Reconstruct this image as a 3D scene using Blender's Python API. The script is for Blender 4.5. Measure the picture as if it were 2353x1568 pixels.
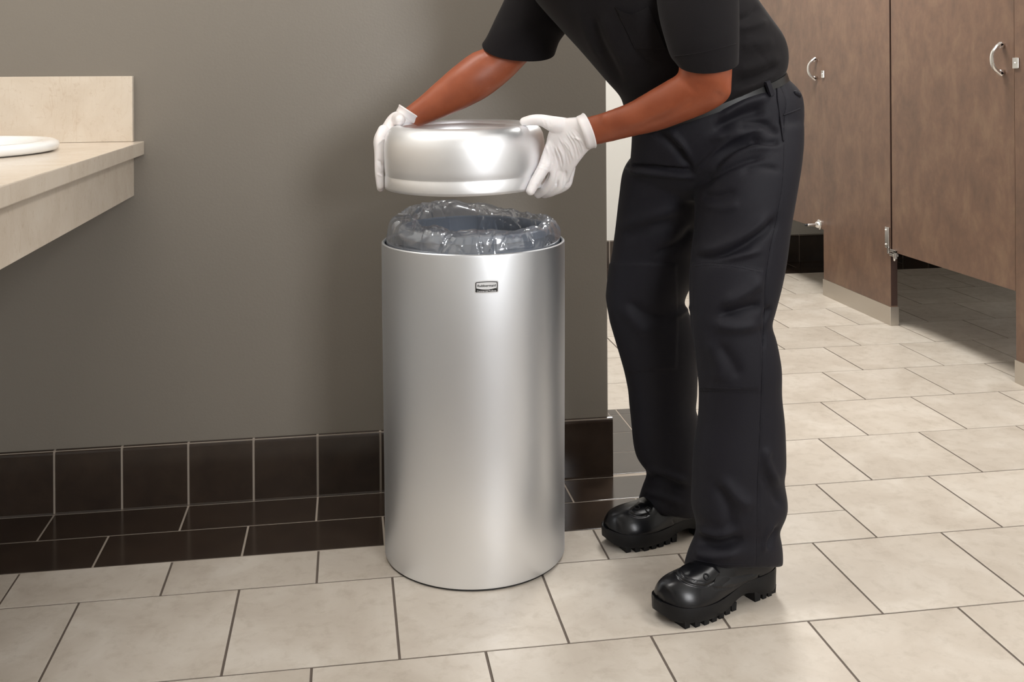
import bpy, bmesh, math, random
import numpy as np
from mathutils import Vector, Matrix, noise

random.seed(7)
scene = bpy.context.scene
col = scene.collection
for o in list(bpy.data.objects):
    bpy.data.objects.remove(o)

# ------------------------------------------------------------------ camera, world, lights, exposure
FPX = 2382.6                      # focal length in pixels of the 2353 x 1568 frame
PPX, PPY = 1176.5, 175.9          # principal point (vertical shift lens)
YAW, ROLL = 0.15801, -0.006
CAM = np.array([-0.08593, -1.83627, 1.02565])

cam_data = bpy.data.cameras.new('camera')
cam = bpy.data.objects.new('camera', cam_data)
col.objects.link(cam)
cam_data.sensor_fit = 'HORIZONTAL'
cam_data.sensor_width = 36.0
cam_data.lens = FPX / 2353 * 36.0
cam_data.shift_y = -(784 - PPY) / 2353
cam_data.clip_start = 0.05
cy_, sy_ = math.cos(YAW), math.sin(YAW)
F_ = np.array([sy_, cy_, 0.0])
r0 = np.array([cy_, -sy_, 0.0])
u0 = np.array([0.0, 0.0, 1.0])
R_ = math.cos(ROLL) * r0 + math.sin(ROLL) * u0
U_ = -math.sin(ROLL) * r0 + math.cos(ROLL) * u0
cam.matrix_world = Matrix(((R_[0], U_[0], -F_[0], CAM[0]), (R_[1], U_[1], -F_[1], CAM[1]),
                           (R_[2], U_[2], -F_[2], CAM[2]), (0, 0, 0, 1)))
scene.camera = cam

scene.view_settings.view_transform = 'Standard'
scene.view_settings.look = 'None'
scene.view_settings.gamma = 1.0
scene.view_settings.use_curve_mapping = False
scene.view_settings.exposure = -0.08

world = bpy.data.worlds.new('world')
scene.world = world
world.use_nodes = True
world.node_tree.nodes['Background'].inputs[0].default_value = (1.0, 0.97, 0.93, 1)
world.node_tree.nodes['Background'].inputs[1].default_value = 0.05

CEIL = 2.7
# recessed ceiling panels: x, y, size x, size y, watts, colour
PANELS = [(1.45, 2.15, 0.6, 1.2, 62, (1.0, 0.98, 0.94)),
          (1.80, -0.35, 0.6, 1.2, 22, (1.0, 0.97, 0.94)),
          (-0.55, 0.08, 1.2, 0.6, 13.5, (1.0, 0.97, 0.94))]
# added window-shaped light, unseen behind the camera: x0, x1, z0, z1, watts
ADDED_WIN = (0.95, 1.80, 1.10, 2.25, 52)
wl = bpy.data.lights.new('added_key_light', 'AREA')  # key light added for the can highlight and the wall shadow
wl.shape = 'RECTANGLE'; wl.size = ADDED_WIN[1] - ADDED_WIN[0]; wl.size_y = ADDED_WIN[3] - ADDED_WIN[2]; wl.energy = ADDED_WIN[4]; wl.color = (.98, .985, 1.0)
wlo = bpy.data.objects.new('added_key_light', wl)
wlo.location = ((ADDED_WIN[0] + ADDED_WIN[1]) / 2, -2.94, (ADDED_WIN[2] + ADDED_WIN[3]) / 2); wlo.rotation_euler = (math.radians(90), 0, 0)
col.objects.link(wlo)
for i, (x, y, sx, sy, w, c) in enumerate(PANELS):
    L = bpy.data.lights.new('panel_lamp', 'AREA')
    L.shape = 'RECTANGLE'
    L.size, L.size_y, L.energy, L.color = sx - .06, sy - .06, w, c
    lo = bpy.data.objects.new('panel_lamp', L)
    lo.location = (x, y, CEIL - 0.03)
    col.objects.link(lo)


# ------------------------------------------------------------------ helpers
def ray(px, py):
    return F_ + (px - PPX) / FPX * R_ + (PPY - py) / FPX * U_


def at(px, py, Y):
    d = ray(px, py)
    return CAM + d * ((Y - CAM[1]) / d[1])


def atz(px, py, z=0.0):
    d = ray(px, py)
    return CAM + d * ((z - CAM[2]) / d[2])


def topx(v):
    d = v - CAM
    w = d @ F_
    return np.stack([PPX + FPX * (d @ R_) / w, PPY - FPX * (d @ U_) / w], -1)


def wloc(p):
    l = np.zeros(3)
    while p is not None:
        l = l + np.array(p.location)
        p = p.parent
    return l


def tag(o, label=None, cat=None, group=None, kind=None):
    if label: o['label'] = label
    if cat: o['category'] = cat
    if group: o['group'] = group
    if kind: o['kind'] = kind
    return o


def thing(name, loc, label, cat, group=None):
    o = bpy.data.objects.new(name, None)
    o.empty_display_size = 0.05
    o.location = loc
    col.objects.link(o)
    return tag(o, label, cat, group)


def obj(name, verts, faces, mat, parent=None, smooth=False, angle=None, fix=True):
    """link world-space verts/faces as one mesh object (under parent)"""
    v = np.asarray(verts, float)
    off = wloc(parent)
    me = bpy.data.meshes.new(name)
    me.from_pydata((v - off).tolist(), [], [list(map(int, f)) for f in faces])
    if fix:
        bm = bmesh.new(); bm.from_mesh(me)
        bmesh.ops.recalc_face_normals(bm, faces=bm.faces)
        bm.to_mesh(me); bm.free()
    if smooth:
        me.polygons.foreach_set('use_smooth', [True] * len(me.polygons))
        if angle is not None:
            me.set_sharp_from_angle(angle=math.radians(angle))
    me.update()
    o = bpy.data.objects.new(name, me)
    if mat: me.materials.append(mat)
    if parent is not None: o.parent = parent
    col.objects.link(o)
    return o


def merge(*parts):
    vs, fs, n = [], [], 0
    for v, f in parts:
        vs.append(np.asarray(v, float)); fs += [[i + n for i in q] for q in f]; n += len(v)
    return np.concatenate(vs), fs


def box(x0, x1, y0, y1, z0, z1, bev=0.0):
    bm = bmesh.new()
    bmesh.ops.create_cube(bm, size=1)
    for v in bm.verts:
        v.co = Vector(((x0 + x1) / 2 + v.co.x * (x1 - x0), (y0 + y1) / 2 + v.co.y * (y1 - y0), (z0 + z1) / 2 + v.co.z * (z1 - z0)))
    if bev > 0:
        bmesh.ops.bevel(bm, geom=bm.edges[:], offset=bev, segments=2, affect='EDGES', profile=.6)
    bm.verts.index_update()
    r = (np.array([v.co[:] for v in bm.verts]), [[v.index for v in f.verts] for f in bm.faces])
    bm.free()
    return r


def loft(rings, caps=True):
    rings = [np.asarray(r) for r in rings]
    n = len(rings[0]); v = np.concatenate(rings); f = []
    for k in range(len(rings) - 1):
        for i in range(n):
            j = (i + 1) % n
            f.append([k * n + i, k * n + j, (k + 1) * n + j, (k + 1) * n + i])
    if caps:
        f.append(list(range(n))[::-1]); m = (len(rings) - 1) * n
        f.append([m + i for i in range(n)])
    return v, f


def cr(P, sub):
    """Catmull-Rom resample of rows"""
    P = np.asarray(P, float)
    A = np.concatenate([[2 * P[0] - P[1]], P, [2 * P[-1] - P[-2]]])
    out = []
    for i in range(1, len(A) - 2):
        for s in range(sub):
            t = s / sub
            p0, p1, p2, p3 = A[i - 1:i + 3]
            out.append(.5 * (2 * p1 + (p2 - p0) * t + (2 * p0 - 5 * p1 + 4 * p2 - p3) * t * t + (3 * p1 - p0 - 3 * p2 + p3) * t ** 3))
    out.append(P[-1])
    return np.array(out)


def sections(secs, n=40, sub=5, expo=2.0):
    """secs: rows of centre, axis1, axis2 (9 numbers) -> rings"""
    S = cr(np.array([np.concatenate(s) for s in secs]), sub)
    t = np.linspace(0, 2 * np.pi, n, endpoint=False)
    c, s = np.cos(t), np.sin(t)
    c = np.sign(c) * np.abs(c) ** (2 / expo); s = np.sign(s) * np.abs(s) ** (2 / expo)
    return [r[0:3] + c[:, None] * r[3:6] + s[:, None] * r[6:9] for r in S]


def sil(Lp, Rp, Y, dep, tilt=0.0, up=None):
    """section from two outline points on the planes Y (or YL, YR), half depth dep"""
    YL, YR = (Y, Y) if np.isscalar(Y) else Y
    a, b = at(*Lp, YL), at(*Rp, YR)
    ax = (b - a) / 2
    d = np.array([0.0, 1.0, -tilt])
    e = ax / np.linalg.norm(ax)
    d = d - e * (d @ e)
    d /= np.linalg.norm(d)
    return (a + b) / 2, ax, d * dep


def tube(pts, rad, n=16, sub=5, roundcap=True):
    """round tube through 3-D points with radii"""
    P = np.array([np.append(p, r) for p, r in zip(pts, rad)], float)
    S = cr(P, sub)
    if roundcap:
        pre, post = [], []
        d0 = S[0, :3] - S[1, :3]; d0 /= np.linalg.norm(d0)
        d1 = S[-1, :3] - S[-2, :3]; d1 /= np.linalg.norm(d1)
        for a in (80, 55, 28):
            a = math.radians(a)
            pre.append(np.append(S[0, :3] + d0 * S[0, 3] * math.sin(a), S[0, 3] * math.cos(a)))
        for a in (28, 55, 80):
            a = math.radians(a)
            post.append(np.append(S[-1, :3] + d1 * S[-1, 3] * math.sin(a), S[-1, 3] * math.cos(a)))
        S = np.concatenate([pre, S, post])
    rings = []
    t = np.linspace(0, 2 * np.pi, n, endpoint=False)
    up = np.array([0.13, 0.21, 0.97]); prev = None
    for i in range(len(S)):
        d = S[min(i + 1, len(S) - 1), :3] - S[max(i - 1, 0), :3]
        d /= np.linalg.norm(d)
        if prev is None:
            a = np.cross(d, up)
            if np.linalg.norm(a) < .2: a = np.cross(d, [1, 0, 0])
        else:
            a = prev - d * (prev @ d)
        a /= np.linalg.norm(a); prev = a
        b = np.cross(d, a)
        rings.append(S[i, :3] + S[i, 3] * (np.cos(t)[:, None] * a + np.sin(t)[:, None] * b))
    return loft(rings)


def revolve(prof, n=96, centre=(0, 0, 0), close=True):
    t = np.linspace(0, 2 * np.pi, n, endpoint=False)
    rings = [np.stack([centre[0] + r * np.cos(t), centre[1] + r * np.sin(t), np.full(n, centre[2] + z)], -1) for r, z in prof]
    if close: rings.append(rings[0])
    v, f = loft(rings, caps=False)
    return v, f


def disc_ring(centre, axis, r_major, r_minor, n=28, m=10):
    axis = np.array(axis, float); axis /= np.linalg.norm(axis)
    a = np.cross(axis, [0.3, 0.2, 0.9]); a /= np.linalg.norm(a); b = np.cross(axis, a)
    t = np.linspace(0, 2 * np.pi, n, endpoint=False); u = np.linspace(0, 2 * np.pi, m, endpoint=False)
    rings = []
    for q in t:
        d = math.cos(q) * a + math.sin(q) * b
        rings.append(np.array(centre) + (r_major + r_minor * np.cos(u))[:, None] * d + (r_minor * np.sin(u))[:, None] * axis)
    rings.append(rings[0])
    return loft(rings, caps=False)


def voxel(parts, size, smooth=4, factor=.5):
    """fuse closed shapes into one continuous surface -> verts, faces"""
    v, f = merge(*parts)
    me = bpy.data.meshes.new('tmp')
    me.from_pydata(v.tolist(), [], [list(map(int, q)) for q in f])
    bm = bmesh.new(); bm.from_mesh(me)
    bmesh.ops.recalc_face_normals(bm, faces=bm.faces); bm.to_mesh(me); bm.free()
    o = bpy.data.objects.new('tmp', me); col.objects.link(o)
    m = o.modifiers.new('r', 'REMESH'); m.mode = 'VOXEL'; m.voxel_size = size; m.adaptivity = 0
    if smooth:
        s = o.modifiers.new('s', 'SMOOTH'); s.iterations = smooth; s.factor = factor
    dg = bpy.context.evaluated_depsgraph_get(); dg.update()
    e = o.evaluated_get(dg).to_mesh()
    nv = np.zeros(len(e.vertices) * 3); e.vertices.foreach_get('co', nv)
    nv = nv.reshape(-1, 3)
    nf = [list(p.vertices) for p in e.polygons]
    bpy.data.objects.remove(o); bpy.data.meshes.remove(me)
    return nv, nf


def vnormals(v, f):
    me = bpy.data.meshes.new('tmp'); me.from_pydata(v.tolist(), [], f); me.update()
    n = np.zeros(len(v) * 3); me.vertex_normals.foreach_get('vector', n)
    bpy.data.meshes.remove(me)
    return n.reshape(-1, 3)


def segdist(p, a, b):
    ab = b - a; L = ab @ ab
    t = np.clip(((p - a) @ ab) / max(L, 1e-9), 0, 1)
    return np.hypot(*(p - a - t[:, None] * ab).T), t


def creases(v, f, strokes):
    """strokes: (pixel polyline, width px, depth m, kind); modelled folds and seams on the side of the cloth that faces the room"""
    n = vnormals(v, f)
    q = topx(v)
    facing = np.clip(-((v - CAM) * n).sum(1) / np.linalg.norm(v - CAM, axis=1) * 2.5, 0, 1)
    disp = np.zeros(len(v))
    for pl, w, dep in strokes:
        pl = cr(np.array(pl, float), 4) if len(pl) > 2 else np.array(pl, float)
        best = np.full(len(v), 1e9); par = np.zeros(len(v)); m = len(pl) - 1
        for i in range(m):
            d, t = segdist(q, pl[i], pl[i + 1])
            k = d < best
            best[k] = d[k]; par[k] = (i + t[k]) / m
        taper = np.clip(np.minimum(par, 1 - par) * 5 + .15, 0, 1)
        disp += dep * np.exp(-(best / w) ** 2) * taper * facing
    return v + n * disp[:, None]


def inpoly(q, poly):
    x, y = q[:, 0], q[:, 1]; ins = np.zeros(len(q), bool); j = len(poly) - 1
    for i in range(len(poly)):
        xi, yi = poly[i]; xj, yj = poly[j]
        c = ((yi > y) != (yj > y)) & (x < (xj - xi) * (y - yi) / (yj - yi + 1e-9) + xi)
        ins ^= c; j = i
    return ins


def softmask(q, poly, w):
    best = np.full(len(q), 1e9); P = np.array(poly, float)
    for i in range(len(P)):
        best = np.minimum(best, segdist(q, P[i - 1], P[i])[0])
    t = np.clip(best / w, 0, 1)
    return np.where(inpoly(q, poly), t * t * (3 - 2 * t), 0)


# ------------------------------------------------------------------ materials
def mat(name, rgb, rough=.5, metal=0.0, spec=.5, **kw):
    m = bpy.data.materials.new(name); m.use_nodes = True
    b = m.node_tree.nodes['Principled BSDF']
    b.inputs['Base Color'].default_value = (*rgb, 1)
    b.inputs['Roughness'].default_value = rough
    b.inputs['Metallic'].default_value = metal
    b.inputs['Specular IOR Level'].default_value = spec
    for k, val in kw.items():
        b.inputs[k.replace('_', ' ')].default_value = val
    return m


class N:
    def __init__(s, m): s.t = m.node_tree; s.b = s.t.nodes['Principled BSDF']

    def new(s, typ, **kw):
        n = s.t.nodes.new(typ)
        for k, v in kw.items():
            if hasattr(n, k): setattr(n, k, v)
            else: n.inputs[k.replace('_', ' ')].default_value = v
        return n

    def link(s, a, b): s.t.links.new(a, b)

    def coords(s, kind='Object', scale=(1, 1, 1), rnd=False):
        tc = s.new('ShaderNodeTexCoord'); mp = s.new('ShaderNodeMapping')
        mp.inputs['Scale'].default_value = scale
        s.link(tc.outputs[kind], mp.inputs['Vector'])
        if rnd:
            oi = s.new('ShaderNodeObjectInfo'); mu = s.new('ShaderNodeMath', operation='MULTIPLY'); mu.inputs[1].default_value = 37.0
            s.link(oi.outputs['Random'], mu.inputs[0])
            cb = s.new('ShaderNodeCombineXYZ'); s.link(mu.outputs[0], cb.inputs[0]); s.link(mu.outputs[0], cb.inputs[1])
            s.link(cb.outputs[0], mp.inputs['Location'])
        return mp.outputs['Vector']

    def noise(s, vec, scale, detail=6, rough=.55, dist=0.0):
        n = s.new('ShaderNodeTexNoise', Scale=scale, Detail=detail, Roughness=rough, Distortion=dist)
        s.link(vec, n.inputs['Vector']); return n.outputs['Fac']

    def ramp(s, fac, stops):
        r = s.new('ShaderNodeValToRGB'); e = r.color_ramp.elements
        while len(e) < len(stops): e.new(.5)
        for k, (p, c) in enumerate(stops):
            e[k].position = p; e[k].color = (*c, 1) if len(c) == 3 else c
        s.link(fac, r.inputs[0]); return r.outputs[0]

    def mix(s, fac, a, b, mode='MIX'):
        m = s.new('ShaderNodeMix', data_type='RGBA', blend_type=mode)
        if isinstance(fac, float): m.inputs[0].default_value = fac
        else: s.link(fac, m.inputs[0])
        for i, x in ((6, a), (7, b)):
            if isinstance(x, tuple): m.inputs[i].default_value = (*x, 1)
            else: s.link(x, m.inputs[i])
        return m.outputs[2]

    def bump(s, h, strength=.2, dist=.002):
        b = s.new('ShaderNodeBump', Strength=strength, Distance=dist)
        s.link(h, b.inputs['Height']); s.link(b.outputs[0], s.b.inputs['Normal'])


def srgb(*c):
    return tuple(((x / 255 + .055) / 1.055) ** 2.4 if x > 10 else x / 255 / 12.92 for x in c)


# taupe wall paint with a fine orange-peel
M_wall = mat('taupe_wall_paint', (.200, .178, .150), .42)
g = N(M_wall); v_ = g.coords('Object'); g.bump(g.noise(v_, 160, 3), .12, .002)
M_white = mat('off_white_wall_paint', (.64, .63, .59), .5)
g = N(M_white); g.bump(g.noise(g.coords('Object'), 140, 3), .1, .002)
M_white2 = mat('bright_white_wall_paint', (.80, .79, .755), .55)
M_ceil = mat('white_ceiling', (.8, .79, .76), .8)
g = N(M_ceil); g.bump(g.noise(g.coords('Object'), 90, 4), .3, .002)

# cream stone floor tile
M_tile = mat('cream_stone_tile', (.6, .53, .44), .36)
g = N(M_tile); v_ = g.coords('Object', rnd=True)
n1 = g.noise(v_, 5.5, 7, .6, .7); n2 = g.noise(v_, 26, 8, .68, .3)
c1 = g.ramp(n1, [(.28, (.440, .386, .325)), (.5, (.505, .452, .388)), (.72, (.580, .532, .470))])
c2 = g.ramp(n2, [(.30, (.86, .845, .825)), (.50, (1, 1, 1)), (.8, (1.0, 1.0, 1.0))])
c3 = g.mix(1.0, c1, c2, 'MULTIPLY')
oi = g.new('ShaderNodeObjectInfo'); rv = g.ramp(oi.outputs['Random'], [(0, (.93, .925, .92)), (1, (1.05, 1.05, 1.05))])
g.link(g.mix(1.0, c3, rv, 'MULTIPLY'), g.b.inputs['Base Color'])
g.link(g.ramp(n2, [(.3, (.46,) * 3), (.7, (.30,) * 3)]), g.b.inputs['Roughness'])
g.bump(n2, .08, .002)
# dark brown border tile
M_dark = mat('dark_brown_tile', (.02, .0145, .011), .24)
g = N(M_dark); v_ = g.coords('Object', rnd=True); n1 = g.noise(v_, 14, 6, .6, .4)
g.link(g.ramp(n1, [(.3, (.028, .0195, .0150)), (.7, (.040, .0275, .0200))]), g.b.inputs['Base Color'])
g.b.inputs['Roughness'].default_value = .15
g.bump(g.noise(v_, 40, 2), .015, .002)
M_grout = mat('brown_grout', (.105, .082, .066), .85)
M_grout_l = mat('pale_grout', (.34, .29, .24), .85)
# beige marble
M_marble = mat('beige_marble', (.62, .5, .37), .18)
g = N(M_marble); v_ = g.coords('Object', (1, 1, 1)); n1 = g.noise(v_, 9, 9, .65, .6); n2 = g.noise(v_, 70, 5, .7)
c1 = g.ramp(n1, [(.3, (.60, .51, .41)), (.55, (.66, .575, .475)), (.8, (.70, .625, .53))])
vein = g.ramp(g.noise(g.coords('Object', (9, 9, 1.6)), 5, 3, .5, 1.2), [(.488, (1, 1, 1)), (.5, (.93, .90, .87)), (.512, (1, 1, 1))])
c2 = g.ramp(n2, [(.30, (.90, .87, .84)), (.42, (1, 1, 1))])
g.link(g.mix(1.0, g.mix(1.0, c1, vein, 'MULTIPLY'), c2, 'MULTIPLY'), g.b.inputs['Base Color'])
M_porc = mat('white_porcelain', (.86, .86, .85), .12)
# brown laminate of the stalls
M_lam = mat('brown_mottled_laminate', (.16, .09, .06), .42)
g = N(M_lam); n1 = g.noise(g.coords('Object', (2.4, 2.4, 1.7)), 4.5, 8, .68, .3); n2 = g.noise(g.coords('Object', (3, 3, 1.3)), 16, 6, .65)
c1 = g.ramp(n1, [(.28, (.115, .069, .047)), (.5, (.165, .094, .062)), (.72, (.215, .135, .085))])
c2 = g.ramp(n2, [(.3, (.93, .93, .93)), (.7, (1.06, 1.05, 1.04))])
g.link(g.mix(1.0, c1, c2, 'MULTIPLY'), g.b.inputs['Base Color'])
M_lam_edge = mat('dark_laminate_edge', (.045, .022, .016), .45)
M_steel = mat('brushed_steel', (.56, .52, .47), .34, 1.0)
g = N(M_steel); g.bump(g.noise(g.coords('Object', (2, 2, 60)), 30, 3), .05, .001)
M_chrome = mat('satin_chrome', (.78, .77, .75), .24, 1.0)
M_rubber = mat('black_rubber', (.012, .012, .013), .5)

M_can = mat('satin_aluminium_paint', (.93, .955, .99), .44, 1.0, Specular_Tint=(.30, .30, .32, 1))  # dark specular tint puts shade on the can's edges into the colour
g = N(M_can); g.bump(g.noise(g.coords('Object', (220, 220, 4)), 4, 2), .02, .0008)
M_can_in = mat('dark_grey_inner_wall', (.035, .037, .04), .45)
M_lid = mat('spun_aluminium', (.96, .97, .99), .46, 1.0)
g = N(M_lid); g.bump(g.noise(g.coords('Object', (2, 2, 160)), 6, 3), .045, .0008)
M_liner = mat('slate_blue_plastic', (.17, .215, .28), .4)
M_label_w = mat('label_white', (.82, .82, .83), .3)
M_label_k = mat('label_black', (.006, .006, .006), .3)

# clear crumpled bag film
M_bag = bpy.data.materials.new('clear_bag_film'); M_bag.use_nodes = True
t_ = M_bag.node_tree; t_.nodes.clear()
out = t_.nodes.new('ShaderNodeOutputMaterial'); tr = t_.nodes.new('ShaderNodeBsdfTransparent'); gl = t_.nodes.new('ShaderNodeBsdfGlossy')
df = t_.nodes.new('ShaderNodeBsdfDiffuse'); tl = t_.nodes.new('ShaderNodeBsdfTranslucent'); m1 = t_.nodes.new('ShaderNodeMixShader')
m2 = t_.nodes.new('ShaderNodeMixShader'); m3 = t_.nodes.new('ShaderNodeMixShader'); lw = t_.nodes.new('ShaderNodeLayerWeight')
lw.inputs[0].default_value = .32
mr = t_.nodes.new('ShaderNodeMapRange'); mr.inputs[3].default_value = .14; mr.inputs[4].default_value = .8
gl.inputs['Roughness'].default_value = .15; gl.inputs['Color'].default_value = (.95, .97, 1, 1)
tr.inputs['Color'].default_value = (.95, .96, .98, 1)
df.inputs['Color'].default_value = (.82, .84, .90, 1); tl.inputs['Color'].default_value = (.82, .84, .90, 1)
m1.inputs[0].default_value = .5
L_ = t_.links.new
L_(df.outputs[0], m1.inputs[1]); L_(tl.outputs[0], m1.inputs[2])
m2.inputs[0].default_value = .27
L_(tr.outputs[0], m2.inputs[1]); L_(m1.outputs[0], m2.inputs[2])
L_(lw.outputs['Fresnel'], mr.inputs[0]); L_(mr.outputs[0], m3.inputs[0])
L_(m2.outputs[0], m3.inputs[1]); L_(gl.outputs[0], m3.inputs[2]); L_(m3.outputs[0], out.inputs[0])

M_skin = mat('brown_skin', (.24, .085, .042), .42, 0, .45)
g = N(M_skin); v_ = g.coords('Object'); n1 = g.noise(v_, 22, 4); n2 = g.noise(v_, 420, 3)
g.link(g.ramp(n1, [(.3, (.27, .066, .027)), (.7, (.335, .089, .038))]), g.b.inputs['Base Color'])
g.bump(n2, .12, .001)
g.b.inputs['Subsurface Weight'].default_value = .08
g.b.inputs['Subsurface Radius'].default_value = (.012, .004, .002)
M_shirt = mat('black_knit_shirt', (.0078, .0064, .0072), .85, 0, .2, Sheen_Weight=.06, Sheen_Roughness=.4)
g = N(M_shirt); v_ = g.coords('Object'); g.bump(g.noise(v_, 700, 2), .25, .001)
M_trou = mat('black_twill_trousers', (.0080, .0074, .0116), .68, 0, .26, Sheen_Weight=.03, Sheen_Roughness=.35)
g = N(M_trou); v_ = g.coords('Object', (1, 1, .5)); g.bump(g.noise(v_, 900, 2), .2, .001)
M_belt = mat('black_belt_leather', (.006, .006, .0065), .38)
M_boot = mat('black_boot_leather', (.0035, .0035, .0046), .27, 0, .4)
g = N(M_boot); v_ = g.coords('Object'); g.bump(g.noise(v_, 600, 3), .05, .001)
M_cord = mat('black_nylon_panel', (.012, .012, .013), .8)
g = N(M_cord); ck = g.new('ShaderNodeTexChecker', Scale=520.0); g.link(g.coords('Object'), ck.inputs['Vector']); g.bump(ck.outputs['Fac'], .6, .001)
M_sole = mat('black_sole_rubber', (.0036, .0038, .0048), .5, 0, .3)
M_glove = mat('white_latex_glove', (.87, .83, .825), .38, 0, .4)
g = N(M_glove)
g.b.inputs['Subsurface Weight'].default_value = .15
g.b.inputs['Subsurface Radius'].default_value = (.01, .005, .004)
g.bump(g.noise(g.coords('Object'), 90, 4, .6, 1.0), .1, .002)
M_hair = mat('black_hair', (.01, .008, .007), .6)
M_frame = mat('white_fixture', (.8, .8, .8), .5)
M_diff = mat('lamp_diffuser', (.9, .9, .9), .5)
M_diff.node_tree.nodes['Principled BSDF'].inputs['Emission Color'].default_value = (1, .97, .92, 1)
M_diff.node_tree.nodes['Principled BSDF'].inputs['Emission Strength'].default_value = 6.0

M_glow_pane = mat('added_glow_pane', (.9, .9, .9), .4)  # glowing surface of the added window light, out of view
M_glow_pane.node_tree.nodes['Principled BSDF'].inputs['Emission Color'].default_value = (.95, .97, 1, 1)
M_glow_pane.node_tree.nodes['Principled BSDF'].inputs['Emission Strength'].default_value = 4.0

# ------------------------------------------------------------------ the room
T = .305                                   # tile module
YW, YB = .757, .957                        # partition wall: near and far face
XE = .572                                  # its free end
XL, XR, YF, YN = -1.25, 3.55, 3.53, -3.0   # room limits
G = .0045                                  # grout joint


def struct(name, vf, m, parent=None, **kw):
    o = obj(name, *vf, m, parent, **kw)
    if parent is None: o['kind'] = 'structure'
    return o


floor = struct('floor', box(XL - .1, XR + .1, YN - .1, YF + .1, -.08, -.0018), M_grout)
struct('ceiling', box(XL - .1, XR + .1, YN - .1, YF + .1, CEIL, CEIL + .1), M_ceil)
wall_back = struct('wall_back', box(XL, XE, YW, YB, -.002, CEIL, .003), M_wall)
struct('wall_left', box(XL - .1, XL, YN, YF, -.002, CEIL), M_white2)
struct('wall_right', box(XR, XR + .1, YN, YF, -.002, CEIL), M_white2)
struct('wall_far', box(XL, XR, YF, YF + .1, -.002, CEIL), M_white)
struct('wall_front', box(XL, XR, YN - .1, YN, -.002, CEIL), M_white2)

wx0, wx1, wz0, wz1, _ = ADDED_WIN  # made-up window, out of view, built round the added key light
added_win = struct('added_window_1', merge(box(wx0 - .05, wx1 + .05, YN, YN + .03, wz0 - .05, wz0), box(wx0 - .05, wx1 + .05, YN, YN + .03, wz1, wz1 + .05),
                               box(wx0 - .05, wx0, YN, YN + .03, wz0, wz1), box(wx1, wx1 + .05, YN, YN + .03, wz0, wz1)), M_frame)
for k in range(2):
    a, b = wx0 + k * (wx1 - wx0) / 2, wx0 + (k + 1) * (wx1 - wx0) / 2
    obj('pane', *box(a + .004, b - .004, YN + .004, YN + .010, wz0, wz1), M_glow_pane, added_win)
tile_cache = {}


def tile(name, x0, x1, y0, y1, m, parent, dz=0.0):
    """one floor tile, mesh shared between tiles of the same size"""
    x0 += G / 2; x1 -= G / 2; y0 += G / 2; y1 -= G / 2
    w, d = round(x1 - x0, 4), round(y1 - y0, 4)
    if w < .012 or d < .012: return
    key = (w, d, m.name)
    if key not in tile_cache:
        v, f = box(-w / 2, w / 2, -d / 2, d / 2, -.010, 0, .0008)
        me = bpy.data.meshes.new(name); me.from_pydata(v.tolist(), [], f)
        bm = bmesh.new(); bm.from_mesh(me); bmesh.ops.recalc_face_normals(bm, faces=bm.faces); bm.to_mesh(me); bm.free()
        me.materials.append(m); tile_cache[key] = me
    o = bpy.data.objects.new(name, tile_cache[key])
    o.location = ((x0 + x1) / 2, (y0 + y1) / 2, dz)
    o.parent = parent
    col.objects.link(o)


def cut(rect, holes):
    """rectangle minus axis-aligned holes -> rectangles"""
    out = [rect]
    for h in holes:
        nxt = []
        for (a, b, c, d) in out:
            if b <= h[0] or a >= h[1] or d <= h[2] or c >= h[3]:
                nxt.append((a, b, c, d)); continue
            if c < h[2]: nxt.append((a, b, c, h[2]))
            if d > h[3]: nxt.append((a, b, h[3], d))
            lo, hi = max(c, h[2]), min(d, h[3])
            if a < h[0]: nxt.append((a, h[0], lo, hi))
            if b > h[1]: nxt.append((h[1], b, lo, hi))
        out = nxt
    return out


BW = .305                                  # border width
YD = YW - BW                               # near edge of the dark border
holes = [(XL - 1, XE + BW, YD, YB + BW), (XL - 1, XR + 1, YF - BW, YF + 1)]


def seen(x0, x1, y0, y1):
    q = topx(np.array([(x, y, 0.) for x in (x0, x1) for y in (max(y0, -1.5), max(y1, -1.4))]))
    return q[:, 0].max() > -40 and q[:, 0].min() < 2400 and q[:, 1].min() < 1610


for k in range(-3, 12):
    y0, y1 = k * T, min((k + 1) * T, YF)
    off = 0 if k % 2 == 0 else T / 2
    for j in range(-5, 13):
        x0 = j * T + off; x1 = x0 + T
        x0, x1 = max(x0, XL), min(x1, XR)
        if x1 <= x0: continue
        for r in cut((x0, x1, y0, y1), holes):
            if seen(*r): tile('floor_tile', *r, M_tile, floor, random.uniform(-.0004, .0002))
# light grout under the dark border
struct('border_grout', box(XL, XE + BW + .002, YD - .002, YB + BW, -.0035, -.0012), M_grout_l, floor)
struct('border_grout', box(XL, XR, YF - BW, YF, -.0035, -.0012), M_grout_l, floor)
for row, (y0, y1, off) in enumerate([(YD, YD + BW / 2, -.0095), (YD + BW / 2, YW - .0135, -.162)]):
    for j in range(-5, 5):
        x0 = max(off + j * T, XL); x1 = min(off + j * T + T, XE + BW)
        if x1 > x0: tile('border_tile', x0, x1, y0, y1, M_dark, floor)
for i in range(2):                         # round the free end
    for k in range(4):
        y0 = YW + k * .152 + (0 if i else -.0); y1 = min(y0 + .152, YB + BW)
        if y1 > y0: tile('border_tile', XE + i * .1525, XE + (i + 1) * .1525, y0, y1, M_dark, floor)
for row in range(2):
    for j in range(0, 11):
        x0 = .9 + j * T + (.15 if row else 0); x1 = min(x0 + T, XR)
        if x1 > x0: tile('border_tile', x0, x1, YF - BW + row * BW / 2, YF - BW / 2 + row * BW / 2, M_dark, floor)

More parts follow.
